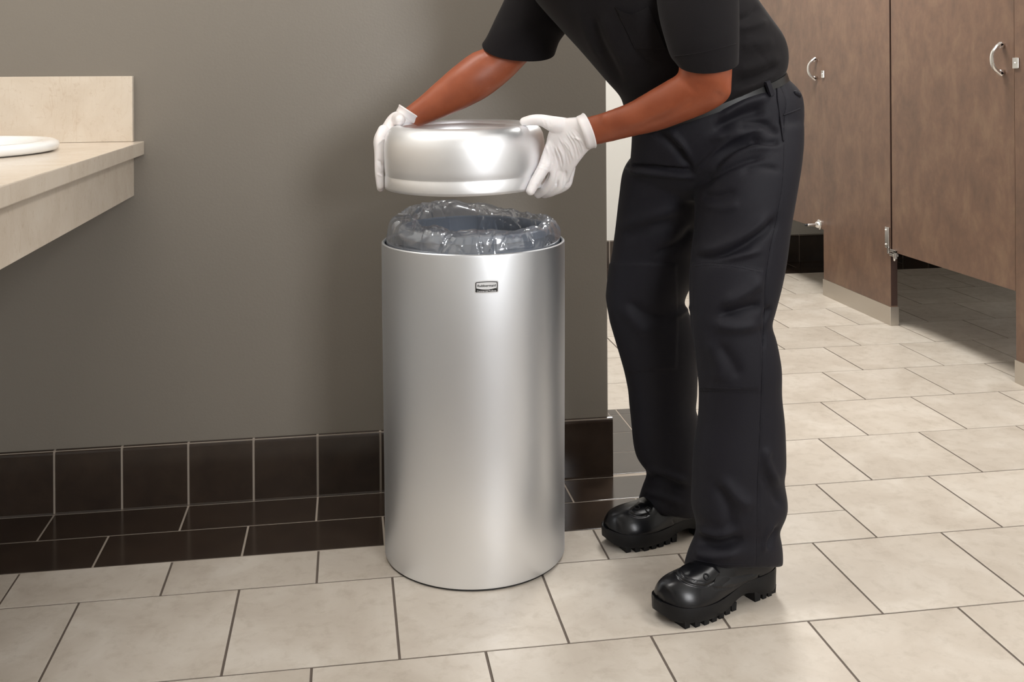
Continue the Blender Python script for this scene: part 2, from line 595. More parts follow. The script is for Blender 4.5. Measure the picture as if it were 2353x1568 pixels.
# cove base: one tile after another with a rounded top
def cove_mesh(w, name):
    h, d = .150, .011
    prof = [(0, 0), (-d - .001, 0), (-d, .004), (-d, h - .010), (-d + .001, h - .005), (-d + .004, h - .0015), (-d + .008, h), (0, h)]
    a = np.array([(-w / 2, y, z) for y, z in prof]); b = a + [w, 0, 0]
    v, f = loft([a, b])
    me = bpy.data.meshes.new(name); me.from_pydata(v.tolist(), [], f)
    bm = bmesh.new(); bm.from_mesh(me); bmesh.ops.recalc_face_normals(bm, faces=bm.faces); bm.to_mesh(me); bm.free()
    me.materials.append(M_dark)
    return me


def cove(parent, x0, x1, y, joint, w=.1525, rot=0.0):
    x = joint
    while x > x0: x -= w
    cache = {}
    while x < x1:
        a, b = max(x, x0), min(x + w, x1)
        if b - a > .012:
            ww = round(b - a - .0055, 4)
            if ww not in cache: cache[ww] = cove_mesh(ww, 'cove_tile')
            o = bpy.data.objects.new('cove_tile', cache[ww])
            o.location = ((a + b) / 2, y, 0) if rot == 0 else (y, (a + b) / 2, 0)
            o.rotation_euler.z = rot; o.parent = parent
            col.objects.link(o)
        x += w


bb = struct('baseboard_back', box(XL, XE, YW - .0085, YW, 0, .1485), M_grout_l)
cove(bb, XL, XE + .0125, YW, -.772)
be = struct('baseboard_end', box(XE, XE + .0085, YW, YB, 0, .1485), M_grout_l)
cove(be, YW - .002, YB, XE, YW - .002, rot=math.pi / 2)
bf = struct('baseboard_far', box(XL, XR, YF - .0085, YF, 0, .1485), M_grout_l)
cove(bf, .95, XR, YF, 2.354)

# ------------------------------------------------------------------ ceiling panels (out of frame, they light the room)
for (x, y, sx, sy, w, c), where in zip(PANELS, ('over the aisle along the stalls', 'over the open floor before the stalls', 'over the vanity counter')):
    t = thing('ceiling_light', (x, y, CEIL), 'white recessed ceiling light panel ' + where, 'ceiling light', 'ceiling light panels')
    ring = merge(box(x - sx / 2, x + sx / 2, y - sy / 2, y - sy / 2 + .025, CEIL - .02, CEIL), box(x - sx / 2, x + sx / 2, y + sy / 2 - .025, y + sy / 2, CEIL - .02, CEIL),
                 box(x - sx / 2, x - sx / 2 + .025, y - sy / 2, y + sy / 2, CEIL - .02, CEIL), box(x + sx / 2 - .025, x + sx / 2, y - sy / 2, y + sy / 2, CEIL - .02, CEIL))
    obj('frame', *ring, M_frame, t)
    obj('diffuser', *box(x - sx / 2 + .02, x + sx / 2 - .02, y - sy / 2 + .02, y + sy / 2 - .02, CEIL - .012, CEIL - .002), M_diff, t)

# ------------------------------------------------------------------ vanity
XC = -.566
vt = thing('vanity_counter', (-.9, -.4, .746), 'beige marble vanity counter with side splash and deep apron', 'counter')
CZ0, CZ1 = .844, .876
obj('countertop', *box(XL + .003, XC, -1.7, YW - .001, CZ0, CZ1, .002), M_marble, vt)
obj('apron', *box(XC - .052, XC - .024, -1.7, YW - .001, .746, CZ0, .001), M_marble, vt)
obj('side_splash', *box(XL + .003, XC - .023, YW - .020, YW - .0005, CZ1 + .0004, 1.032, .0012), M_marble, vt)
obj('back_splash', *box(XL + .003, XL + .022, -1.7, YW - .021, CZ1 + .0004, 1.032, .0012), M_marble, vt)
# oval sink with a rolled rim standing on the counter
sx_, sy_2 = .200, .245
sc = np.array([-.884, .425, CZ1])
prof = [(.93, .0005), (1.0, .004), (1.012, .012), (1.0, .019), (.96, .023), (.90, .0235), (.84, .021), (.80, .012), (.77, .004), (.75, .0015)]
t = np.linspace(0, 2 * np.pi, 72, endpoint=False)
rings = [np.stack([sc[0] + sx_ * p * np.cos(t), sc[1] + sy_2 * p * np.sin(t), np.full(72, sc[2] + z)], -1) for p, z in prof]
sk = thing('sink', tuple(sc), 'white oval porcelain sink with rounded rim in the marble counter', 'sink')
obj('rim', *loft(rings, caps=False), M_porc, sk, smooth=True)
rb = [np.stack([sc[0] + sx_ * p * np.cos(t), sc[1] + sy_2 * p * np.sin(t), np.full(72, sc[2] + z)], -1) for p, z in [(.755, .0016), (.7, .0013), (.4, .0011), (.1, .0010)]]
obj('basin', *loft(rb, caps=True), M_porc, sk, smooth=True)
obj('drain', *merge(disc_ring(sc + [0, 0, .004], (0, 0, 1), .021, .0022)), M_chrome, sk, smooth=True)

# ------------------------------------------------------------------ toilet stalls
XS = 2.100; TH = .030


def handle(parent, y, z0, z1, name='handle'):
    zc = (z0 + z1) / 2; h = (z1 - z0) / 2
    a = np.linspace(-1, 1, 15)
    pts = [np.array([XS - .003 - .036 * (1 - abs(q) ** 2.6) - .002, y, zc + h * .97 * q]) for q in a]
    S = np.array(pts); rings = []
    for i in range(len(S)):
        d = S[min(i + 1, len(S) - 1)] - S[max(i - 1, 0)]; d /= np.linalg.norm(d)
        nrm = np.array([-d[2], 0, d[0]]); w = .0085; th = .0035 + .004 * abs(a[i]) ** 3
        rings.append(np.array([S[i] + nrm * th * sx + np.array([0, 1, 0]) * w * sy for sx, sy in ((-1, -.7), (-.6, -1), (.6, -1), (1, -.7), (1, .7), (.6, 1), (-.6, 1), (-1, .7))]))
    v, f = loft(rings)
    v, f = merge((v, f), box(XS - .014, XS - .0003, y - .0085, y + .0085, z0, z0 + .017, .002), box(XS - .014, XS - .0003, y - .0085, y + .0085, z1 - .017, z1, .002))
    return obj(name, v, f, M_chrome, parent, smooth=True, angle=40)


def plate(parent, y, z, w=.026, h=.034, name='strike_plate'):
    o = obj(name, *box(XS - .006, XS - .0003, y - w / 2, y + w / 2, z - h / 2, z + h / 2, .0018), M_chrome, parent)
    obj('screw', *tube([(XS - .0062, y, z), (XS - .0085, y, z)], [.0036, .0022], 12, 2), M_chrome, o, smooth=True)


def pilaster(y0, y1, label):
    p = thing('stall_pilaster', (XS + TH / 2, (y0 + y1) / 2, 0), label, 'stall post', 'stall pilasters')
    obj('panel', *box(XS, XS + TH, y0, y1, .0005, 2.05, .0008), M_lam, p)
    obj('edge_band', *box(XS + .001, XS + TH - .001, y0 - .0012, y0, .08, 2.05), M_lam_edge, p)
    obj('shoe', *box(XS - .0035, XS + TH + .0035, y0 - .0035, y1 + .0035, 0, .076, .0008), M_steel, p)
    return p


def door(y0, y1, label):
    d = thing('stall_door', (XS + TH / 2, (y0 + y1) / 2, .3), label, 'stall door', 'stall doors')
    obj('panel', *box(XS + .002, XS + TH - .004, y0, y1, .303, 1.86, .0008), M_lam, d)
    return d


p1 = pilaster(2.098, 2.700, 'wide brown laminate stall post with steel shoe between the two doors')
p2 = pilaster(.80, 1.296, 'brown laminate stall post with steel shoe beside the larger door handle')
p3 = pilaster(3.492, 3.526, 'narrow brown laminate stall post against the far wall')
d1 = door(2.703, 3.488, 'brown laminate stall door with door stop next to the far wall')
d2 = door(1.300, 2.088, 'brown laminate stall door hung on the pivot hinge, open space beneath')
handle(d1, 2.765, 1.003, 1.103)
handle(d2, 1.357, 1.022, 1.128)
plate(p1, 2.690, 1.028)
plate(p2, 1.284, 1.060, .030, .036)
# door stop: flange, bar, rubber tip
zs = .322; ys = 2.742
stp = obj('door_stop', *merge(tube([(XS + .0015, ys, zs), (XS - .003, ys, zs), (XS - .006, ys, zs)], [.024, .024, .017], 24, 2),
                              tube([(XS - .004, ys, zs), (XS - .058, ys, zs)], [.0075, .0065], 16, 2)), M_chrome, d1, smooth=True, angle=50)
obj('rubber_tip', *tube([(XS - .058, ys, zs), (XS - .068, ys, zs)], [.0062, .0058], 14, 2), M_rubber, stp, smooth=True)
# pivot hinge bracket on the post, pin under the door
zh = .355
hb = obj('hinge', *merge(box(XS - .008, XS - .0003, 2.099, 2.128, zh - .040, zh + .045, .0012),
                         box(XS - .008, XS - .0003, 2.099, 2.112, zh - .062, zh - .036, .001)), M_chrome, p1)
obj('screw', *tube([(XS - .009, 2.119, zh + .033), (XS - .011, 2.119, zh + .033)], [.004, .0025], 10, 2), M_chrome, hb, smooth=True)
obj('screw', *tube([(XS - .009, 2.119, zh - .026), (XS - .011, 2.119, zh - .026)], [.004, .0025], 10, 2), M_chrome, hb, smooth=True)
obj('pivot', *merge(box(XS - .008, XS + .012, 2.058, 2.0935, zh - .068, zh - .057, .001), box(XS - .010, XS + .0015, 2.046, 2.086, zh - .0505, zh - .040, .001), box(XS - .010, XS + .0, 2.046, 2.056, zh - .075, zh - .042, .001),
                    tube([(XS - .003, 2.062, zh - .060), (XS - .003, 2.062, zh - .082)], [.006, .004], 12, 2)), M_chrome, d2)
for y, lab in ((2.40, 'brown laminate partition between the two toilet stalls'), (1.02, 'brown laminate partition behind the stall post with the larger strike plate')):
    pt = obj('stall_partition', *box(XS + TH + .001, XR - .003, y - .013, y + .013, .303, 1.86, .0008), M_lam)
    tag(pt, lab, 'partition', 'stall partitions')

# ------------------------------------------------------------------ trash can
CX, CY, RB, RT, HC = .184, .406, .1945, .1985, .672
can = thing('trash_can', (CX, CY, 0), 'tall round silver trash can without its lid standing by the taupe wall', 'trash can')
prof = [(.1, .003), (RB - .012, .003), (RB - .003, .0032), (RB - .0008, .0045), (RB, .007), (RB + .001, .2), (RT - .0006, .5), (RT, HC - .007), (RT - .0006, HC - .002), (RT - .0028, HC), (RT - .0055, HC - .001), (RT - .0065, HC - .005)]
obj('body', *revolve(prof, 128, (CX, CY, 0), close=False), M_can, can, smooth=True, angle=35)
prof = [(RT - .0066, HC - .0045), (RT - .0075, HC - .02), (RB - .006, .05), (.01, .045)]
obj('inner_wall', *revolve(prof, 128, (CX, CY, 0), close=False), M_can_in, can, smooth=True)
obj('base_ring', *revolve([(RB - .004, 0), (RB - .0035, .001), (RB - .0035, .0035), (RB - .02, .0035), (RB - .02, 0)], 96, (CX, CY, 0)), M_rubber, can)

# label wrapped on the can
d = ray(1118, 660); o2 = CAM[:2] - [CX, CY]; R_lab = RT - .0004
A = d[:2] @ d[:2]; Bq = 2 * (o2 @ d[:2]); Cq = o2 @ o2 - R_lab ** 2
hit = CAM + d * ((-Bq - math.sqrt(Bq * Bq - 4 * A * Cq)) / (2 * A))
PHI0, ZL = math.atan2(hit[1] - CY, hit[0] - CX), hit[2]


def wrap(uv, lift):
    uv = np.asarray(uv, float)
    a = PHI0 + uv[:, 0] / R_lab
    r = R_lab + lift
    return np.stack([CX + r * np.cos(a), CY + r * np.sin(a), ZL + uv[:, 1]], -1)


def slab(outline, lift, thick=.0006):
    o = np.array(outline); n = len(o)
    v = np.concatenate([wrap(o, lift), wrap(o, lift - thick), wrap([o.mean(0)], lift)])
    f = [[i, (i + 1) % n, n + (i + 1) % n, n + i] for i in range(n)] + [[2 * n, i, (i + 1) % n] for i in range(n)]
    return v, f


def badge(w, h, rad, top, bot, n=14):
    """rounded rectangle whose top edge arches by top and bottom edge sags by bot"""
    pts = []
    for (cx, cy, a0) in ((w - rad, h - rad, 0), (-w + rad, h - rad, 90), (-w + rad, -h + rad, 180), (w - rad, -h + rad, 270)):
        for a in np.linspace(a0, a0 + 90, 5):
            pts.append((cx + rad * math.cos(math.radians(a)), cy + rad * math.sin(math.radians(a))))
        if a0 == 0:
            pts += [(x, h) for x in np.linspace(w - rad, -w + rad, n)[1:-1]]
        if a0 == 180:
            pts += [(x, -h) for x in np.linspace(-w + rad, w - rad, n)[1:-1]]
    p = np.array(pts)
    k = 1 - (p[:, 0] / w) ** 2
    p[:, 1] += np.where(p[:, 1] > 0, top, -bot) * k
    return p


lab = obj('label', *slab(badge(.0243, .0118, .0025, .0022, .0008), .0009), M_label_w, can)
obj('label_panel', *slab(badge(.0222, .0099, .0016, .0015, 0), .0013), M_label_k, lab)
o_ = badge(.0203, .0052, .0006, .0014, .0028); o_[:, 1] += .0034
obj('label_field', *slab(o_, .0017), M_label_w, lab)


def words(name, txt, m, parent, v0, width, height, lift, bold=0.0, u0=0.0):
    cu = bpy.data.curves.new(name, 'FONT'); cu.body = txt; cu.align_x = 'CENTER'; cu.size = 1; cu.offset = bold; cu.resolution_u = 3
    to = bpy.data.objects.new(name, cu); col.objects.link(to)
    dg = bpy.context.evaluated_depsgraph_get(); dg.update()
    e = to.evaluated_get(dg).to_mesh()
    v = np.array([q.co[:] for q in e.vertices]); f = [list(p.vertices) for p in e.polygons]
    bpy.data.objects.remove(to)
    mn, mx = v.min(0), v.max(0)
    u = (v[:, 0] - (mn[0] + mx[0]) / 2) / (mx[0] - mn[0]) * width + u0
    w = (v[:, 1] - mn[1]) / (mx[1] - mn[1]) * height + v0
    return obj(name, wrap(np.stack([u, w], -1), lift), f, m, parent, fix=False)


words('lettering', 'Rubbermaid', M_label_k, lab, .0009, .0365, .0046, .0020, .018)
words('lettering', 'Commercial Products', M_label_w, lab, -.0090, .0385, .0034, .0020, .015)
words('trade_mark', '®', M_label_w, lab, -.0042, .0015, .0015, .0020, .01, .0192)

# rigid liner bucket
LC = (CX + .002, CY - .004)
RL, ZR = .160, .703
bucket = thing('liner_bucket', (LC[0], LC[1], .05), 'slate blue rigid plastic liner bucket inside the silver trash can', 'bucket')
obj('bucket_wall', *revolve([(.145, .052), (RL - .007, ZR - .03), (RL - .0055, ZR - .004), (RL - .009, ZR - .004), (RL - .0105, ZR - .03), (.141, .055)], 96, (*LC, 0)), M_liner, bucket, smooth=True, angle=40)
obj('bucket_floor', *revolve([(.1445, .052), (.1445, .056), (.001, .056), (.001, .052)], 64, (*LC, 0)), M_liner, bucket)
obj('rim', *revolve([(RL - .009, ZR - .003), (RL - .0065, ZR), (RL - .001, ZR), (RL + .0025, ZR - .002), (RL + .0035, ZR - .006), (RL + .0035, ZR - .0165), (RL + .001, ZR - .0175), (RL - .0055, ZR - .0165)], 96, (*LC, 0)), M_liner, bucket, smooth=True, angle=40)

# clear bag: up the inside, puffed over the rim, hanging between bucket and can
NA = 640
base = [(.128, .40), (.136, .47), (.141, .54), (.144, .60), (.1465, .65), (.148, .684), (.1505, .702), (.157, .7125), (.166, .7115), (.174, .704), (.1795, .691), (.1825, .674), (.183, .655), (.182, .63), (.1755, .60), (.175, .57)]
base = cr(np.array(base), 11)
mrow = len(base)
arc = np.concatenate([[0], np.cumsum(np.hypot(*np.diff(base, axis=0).T))])
tang = np.gradient(base, axis=0); tang /= np.linalg.norm(tang, axis=1)[:, None]
nrm2 = np.stack([-tang[:, 1], tang[:, 0]], -1)          # in (r, z): away from the film's inner side
if nrm2[mrow * 8 // 15, 1] < 0: nrm2 = -nrm2
ang = np.linspace(0, 2 * np.pi, NA, endpoint=False)
Ug, Sg = np.meshgrid(ang * .165, arc)                    # unrolled sheet in metres
cird = 2 * np.pi * .165
# long soft billows
bil = np.zeros_like(Ug)
for i in range(mrow):
    for j in range(0, NA):
        a = ang[j]
        p = Vector((math.cos(a) * 1.35, math.sin(a) * 1.35, arc[i] * 7))
        bil[i, j] = noise.noise(p * 1.9) + .55 * noise.noise(p * 4.1 + Vector((3, 1, 7)))
# sharp creases, each a straight ridge with flat flanks
rb_ = random.Random(11)
cre = np.zeros_like(Ug)
for k in range(560):
    u_, s_ = rb_.uniform(0, cird), rb_.uniform(arc[-1] * .30, arc[-1] * .98)
    th = rb_.gauss(math.pi / 2, .55); ln = rb_.uniform(.012, .045); w = rb_.uniform(.0022, .0060)
    du = (Ug - u_ + cird / 2) % cird - cird / 2; ds = Sg - s_
    al = du * math.cos(th) + ds * math.sin(th); ac = -du * math.sin(th) + ds * math.cos(th)
    cre += rb_.choice((-1, 1, 1)) * rb_.uniform(.0008, .0026) * np.clip(1 - np.abs(ac) / w, 0, 1) * np.clip((ln - np.abs(al)) / (ln * .6), 0, 1)
V = np.zeros((mrow, NA, 3))
outer = np.arange(mrow) > mrow * .53
for i in range(mrow):
    r, z = base[i]
    over = math.exp(-((z - .705) / .030) ** 2)
    inner = min(1.0, max(0.0, (z - .50) / .12)) if not outer[i] else 1
    for j in range(NA):
        a = ang[j]; c, s = math.cos(a), math.sin(a)     # 90 deg is the wall side, 180 the left
        back = max(0, math.cos(a - math.radians(108))) ** 2
        peak = max(0, math.cos(a - math.radians(106))) ** 5
        left = max(0, math.cos(a - math.radians(178))) ** 2
        right = max(0, math.cos(a - math.radians(10))) ** 3
        dn = inner * (.0052 * bil[i, j] + cre[i, j] * 1.0)
        r2 = r + nrm2[i, 0] * dn; z2 = z + nrm2[i, 1] * dn + over * (.006 * back + .022 * peak + .010 * left + .004 * right + .005 * bil[i, j])
        if outer[i]: r2 += .007 * left * min(1, max(0, (.74 - z) / .05)) + .0045 * right + .003 * back
        else: r2 -= over * (.008 * back + .012 * left + .002)
        if outer[i] and z2 < ZR: r2 = max(r2, RL + .0052)
        if not outer[i] and z2 < ZR: r2 = min(r2, RL - .0122)
        vx, vy = LC[0] + r2 * c - CX, LC[1] + r2 * s - CY
        lim = (RT - .0105) if z2 < HC + .006 else (RT - .002)
        kk = min(1, lim / math.hypot(vx, vy))
        V[i, j] = (CX + vx * kk, CY + vy * kk, z2)
Fq = []
for i in range(mrow - 1):
    for j in range(NA):
        k = (j + 1) % NA
        Fq.append([i * NA + j, i * NA + k, (i + 1) * NA + k, (i + 1) * NA + j])
bag = obj('bin_bag', V.reshape(-1, 3), Fq, M_bag, smooth=True, angle=16)
tag(bag, 'clear crumpled plastic bin bag folded over the liner bucket rim', 'bin bag')

# ------------------------------------------------------------------ lid held above
LX, LY, LZ = .161, .352, .796
lidp = [(.149, .003), (.1520, .0), (.1550, .0), (.1560, .002), (.1562, .006), (.1558, .024), (.1545, .0275), (.1546, .030), (.1552, .034), (.1560, .045), (.1562, .07), (.1556, .092), (.1530, .108), (.1480, .119), (.1400, .1262), (.131, .1295), (.124, .1300), (.1185, .1275), (.1155, .121), (.1135, .108), (.111, .085), (.109, .07),
        (.1065, .07), (.108, .085), (.110, .108), (.113, .12), (.121, .1265), (.131, .127), (.139, .124), (.146, .117), (.1508, .107), (.1532, .09), (.1535, .05), (.1525, .02)]
lidp = [(r * 1.09, z) for r, z in lidp]
lv, lf = revolve(lidp, 144, (0, 0, 0))
tl1, tl2 = math.radians(1.6), math.radians(-1.0)
Rm = np.array(Matrix.Rotation(tl1, 3, 'X') @ Matrix.Rotation(tl2, 3, 'Y'))
lv = lv @ Rm.T + [LX, LY, LZ]
lid = obj('can_lid', lv, lf, M_lid, smooth=True, angle=40)
tag(lid, 'shiny spun aluminium ring lid held up in gloved hands above the can', 'lid')

# ------------------------------------------------------------------ the person
person = thing('person', (.66, .25, 0), 'person in black shirt and trousers with white gloves bending to hold up the lid', 'person')

# trousers
hipY = .225
pel = [sil((1455, 292), (1797, 166), (.255, .205), .112), sil((1453, 300), (1806, 178), (.258, .20), .116), sil((1452, 318), (1838, 213), (.268, .195), .126),
       sil((1450, 345), (1846, 262), (.282, .185), .126), sil((1448, 372), (1842, 318), (.296, .178), .116), sil((1446, 396), (1832, 372), (.308, .170), .104), sil((1466, 425), (1815, 412), (.31, .165), .084), sil((1500, 456), (1790, 450), (.31, .165), .05)]
near = [(285, 1660, 1838, .180, .085), (330, 1630, 1836, .174, .096), (358, 1612, 1833, .168, .100), (391, 1604, 1829, .160, .100), (455, 1603, 1818, .150, .098), (519, 1602, 1808, .142, .092), (583, 1594, 1801, .134, .088), (646, 1589, 1790, .128, .085),
        (710, 1590, 1774, .122, .080), (742, 1592, 1766, .120, .078), (774, 1595, 1776, .118, .078), (838, 1606, 1788, .116, .078), (901, 1611, 1789, .116, .076), (965, 1609, 1796, .116, .076), (1029, 1599, 1799, .116, .077),
        (1070, 1596, 1799, .116, .077), (1096, 1595, 1795, .116, .077), (1139, 1593, 1802, .116, .078), (1169, 1593, 1801, .116, .078), (1209, 1603, 1785, .116, .072), (1234, 1602, 1788, .115, .072), (1262, 1588, 1792, .114, .073), (1290, 1577, 1794, .113, .070), (1303, 1574, 1796, .113, .068)]
far = [(345, 1470, 1640, .30, .09), (391, 1438, 1618, .302, .098), (455, 1427, 1610, .320, .096), (519, 1419, 1607, .338, .092), (583, 1410, 1602, .352, .086), (630, 1403, 1594, .358, .083), (665, 1399, 1577, .362, .080), (692, 1397, 1568, .364, .076), (712, 1398, 1578, .366, .076),
       (774, 1413, 1600, .372, .078), (838, 1432, 1599, .380, .078), (901, 1446, 1597, .388, .076), (935, 1449, 1594, .391, .076), (960, 1452, 1602, .393, .076), (1029, 1459, 1610, .398, .076), (1060, 1468, 1610, .400, .075), (1085, 1487, 1610, .402, .074), (1098, 1490, 1608, .403, .073), (1120, 1484, 1606, .404, .074), (1150, 1474, 1607, .404, .074), (1172, 1469, 1610, .404, .072)]
hem_t = .42
P_ = [loft(sections(pel, 56, 5, 2.3))]
P_.append(loft(sections([sil((l, y), (r, y), Y, d_, 0 if y < 1200 else hem_t * (y - 1200) / 100) for y, l, r, Y, d_ in near], 44, 4, 2.15)))
P_.append(loft(sections([sil((l, y - (6 if y > 1100 else 0)), (r, y + (14 if y > 1140 else 0)), Y, d_, 0 if y < 1090 else .2) for y, l, r, Y, d_ in far], 44, 4, 2.15)))
tv, tf = voxel(P_, .0045, 16, .5)
folds = [
    # crotch and lap
    ([(1600, 425), (1640, 385), (1690, 340), (1740, 322)], 9, -.010), ([(1590, 405), (1630, 360), (1680, 318), (1730, 305)], 9, .006), ([(1606, 432), (1650, 400), (1710, 372), (1760, 360)], 7, -.007),
    ([(1600, 412), (1655, 375), (1720, 345), (1790, 338)], 7, .006), ([(1595, 395), (1540, 390), (1480, 384), (1440, 383)], 5, -.010), ([(1596, 408), (1540, 402), (1480, 396), (1440, 392)], 6, .006),
    ([(1560, 340), (1575, 365), (1590, 395)], 8, -.006), ([(1500, 300), (1540, 330), (1580, 380)], 10, -.006), ([(1535, 300), (1565, 330), (1590, 375)], 8, .005),
    ([(1640, 300), (1700, 268), (1760, 252)], 14, -.010), ([(1630, 322), (1700, 298), (1770, 300)], 10, .006), ([(1690, 290), (1745, 286), (1790, 305)], 10, -.008),
    ([(1650, 275), (1710, 240), (1770, 222)], 10, .006), ([(1720, 318), (1760, 330), (1792, 325)], 8, -.006), ([(1612, 450), (1650, 452), (1690, 440)], 8, -.004),
    ([(1700, 395), (1750, 385), (1795, 392)], 8, -.004), ([(1610, 470), (1660, 478), (1700, 468)], 10, .003),
    # thigh above the knee panel
    ([(1595, 592), (1640, 596), (1700, 570), (1760, 530), (1785, 500)], 11, -.009), ([(1596, 575), (1650, 570), (1720, 535), (1775, 490)], 14, .006), ([(1600, 604), (1650, 598), (1700, 588), (1750, 575)], 7, .006),
    ([(1430, 545), (1490, 525), (1560, 505)], 14, -.005), ([(1425, 520), (1490, 500), (1560, 480)], 14, .004), ([(1500, 585), (1560, 560), (1595, 520)], 10, -.005),
    # knee
    ([(1660, 700), (1710, 672), (1750, 640)], 14, .007), ([(1650, 725), (1700, 712), (1750, 700)], 12, -.008), ([(1640, 745), (1690, 752), (1740, 745)], 12, .006), ([(1650, 790), (1680, 830), (1700, 870)], 14, -.004),
    ([(1630, 780), (1650, 830), (1655, 880)], 14, .004), ([(1750, 735), (1762, 720), (1768, 705)], 6, -.006), ([(1752, 800), (1750, 770), (1745, 750)], 6, -.004),
    ([(1430, 700), (1460, 740), (1490, 770)], 14, .005), ([(1440, 690), (1480, 720), (1540, 735)], 14, -.006), ([(1550, 730), (1575, 712), (1590, 705)], 8, .006),
    # lower near leg
    ([(1640, 1110), (1665, 1150), (1680, 1200), (1680, 1230)], 14, -.006), ([(1655, 1100), (1690, 1140), (1730, 1170)], 16, .005), ([(1605, 1215), (1650, 1228), (1700, 1215)], 9, .007), ([(1600, 1240), (1650, 1252), (1710, 1240)], 11, -.008),
    ([(1590, 1270), (1640, 1280), (1700, 1272)], 10, .005), ([(1765, 1030), (1762, 1060), (1790, 1120)], 9, .005), ([(1750, 1080), (1775, 1130), (1795, 1165)], 9, -.005), ([(1790, 1210), (1770, 1240), (1766, 1262)], 6, -.006), ([(1780, 1205), (1760, 1235), (1755, 1270)], 7, .004),
    # lower far leg
    ([(1492, 1092), (1530, 1105), (1570, 1125)], 8, -.006), ([(1485, 1078), (1530, 1090), (1580, 1110)], 9, .005), ([(1480, 1130), (1520, 1140), (1570, 1160)], 9, .004),
]
tv = creases(tv, tf, [(p_, w_, d_ * 1.3) for p_, w_, d_ in folds])
seams = [([(1802, 330), (1798, 420), (1785, 500), (1770, 570), (1760, 640), (1757, 720), (1753, 800), (1750, 900), (1746, 1000), (1741, 1120), (1739, 1250), (1736, 1325)], 2.6, -.0022),
         ([(1783, 180), (1800, 205), (1808, 232), (1803, 270), (1801, 326)], 2.6, -.0025)]
tv = creases(tv, tf, seams)
# knee panels: a raised second layer of cloth with a stitched edge
q = topx(tv); nn = vnormals(tv, tf); face = (((tv - CAM) * nn).sum(1) < 0)
for poly, Ylo, Yhi in (([(1588, 606), (1620, 604), (1680, 607), (1757, 622), (1752, 760), (1748, 900), (1606, 898), (1590, 740)], -1, .26),
                       ([(1396, 602), (1470, 602), (1555, 606), (1560, 760), (1555, 850), (1480, 853), (1436, 861), (1400, 740), (1390, 680)], .26, 1)):
    k = softmask(q, poly, 5) * ((tv[:, 1] > Ylo) & (tv[:, 1] < Yhi) & face)
    tv += nn * (.0028 * k)[:, None]
trousers = obj('trousers', tv, tf, M_trou, person, smooth=True, fix=False)
tag(trousers, 'black twill trousers with stitched knee panels')


def strip(pl, dirw, w, lift, name, m, parent, src=(tv, tf), thick=.003):
    """thin cloth edge laid along a pixel polyline on the trousers"""
    return None


# belt and waistband
def band(pair, Y, dep, h0, h1, grow, expo=2.3, n=80):
    c, a1, a2 = sil(*pair, Y, dep)
    nrm = np.cross(a1, a2); nrm /= np.linalg.norm(nrm)
    if nrm[2] < 0: nrm = -nrm
    t = np.linspace(0, 2 * np.pi, n, endpoint=False); cs, sn = np.cos(t), np.sin(t)
    cs = np.sign(cs) * np.abs(cs) ** (2 / expo); sn = np.sign(sn) * np.abs(sn) ** (2 / expo)
    rings = []
    for g_, h in ((0, h0), (grow, h0 + .002), (grow, h1 - .002), (0, h1)):
        k1, k2 = 1 + g_ / np.linalg.norm(a1), 1 + g_ / np.linalg.norm(a2)
        rings.append(c + cs[:, None] * a1 * k1 + sn[:, None] * a2 * k2 + nrm * h)
    return loft(rings, caps=False), (c, a1, a2, nrm)


bnd, (bc, ba1, ba2, bn) = band(((1454, 297), (1801, 172)), (.256, .203), .1145, -.011, .008, .0040)
belt = obj('belt', *bnd, M_belt, person, smooth=True, angle=50)


def on_band(px, py, lift=.007):
    """point on the belt surface that shows at this pixel"""
    dd = ray(px, py); best = None
    for tt in np.linspace(math.pi, 2 * math.pi, 200):
        c_, s_ = math.cos(tt), math.sin(tt)
        c2 = math.copysign(abs(c_) ** (2 / 2.3), c_); s2 = math.copysign(abs(s_) ** (2 / 2.3), s_)
        p = bc + c2 * ba1 * 1.03 + s2 * ba2 * 1.04
        qx = topx(p[None])[0]
        e = abs(qx[0] - px)
        if best is None or e < best[0]: best = (e, p)
    return best[1]


for lx in (1764,):
    p = on_band(lx, 0); out_ = p - bc; out_[2] = 0; out_ /= np.linalg.norm(out_); sd = np.cross(bn, out_)
    vv = []
    for k_, (o_f, hh) in enumerate([(.002, -.016), (.0075, -.0145), (.0075, .0145), (.002, .016)]):
        for s_ in (-.007, .007): vv.append(p + out_ * o_f + bn * hh + sd * s_)
    obj('belt_loop', vv, [[0, 1, 3, 2], [2, 3, 5, 4], [4, 5, 7, 6], [0, 2, 4, 6], [1, 3, 5, 7]], M_trou, trousers)
# pocket flap on the hip and slash-pocket lip
def ribbon(pts, rad, name, m, parent):
    return obj(name, *tube(pts, rad, 10, 4), m, parent, smooth=True)


def on_mesh(v, f, n):
    from mathutils.bvhtree import BVHTree
    bv = BVHTree.FromPolygons([Vector(p) for p in v], f)

    def hitp(px, py, lift=0.0):
        d_ = Vector(ray(px, py)).normalized()
        h = bv.ray_cast(Vector(CAM), d_)
        if h[0] is None: return None
        return np.array(h[0]) - np.array(d_) * lift
    return hitp


hit_t = on_mesh(tv, tf, None)


def seam(pl, name='seam', rad=.0008, m=None, sub=8, src=None, parent=None):
    P = cr(np.array(pl, float), sub)
    pts = [(src or hit_t)(x, y, -.0003) for x, y in P]
    pts = [p for p in pts if p is not None]
    keep = [pts[0]]
    for p in pts[1:]:
        if np.linalg.norm(p - keep[-1]) < .04: keep.append(p)
    if len(keep) > 3: obj(name, *tube(keep, [rad] * len(keep), 6, 1), m or M_trou, parent or trousers, smooth=True)


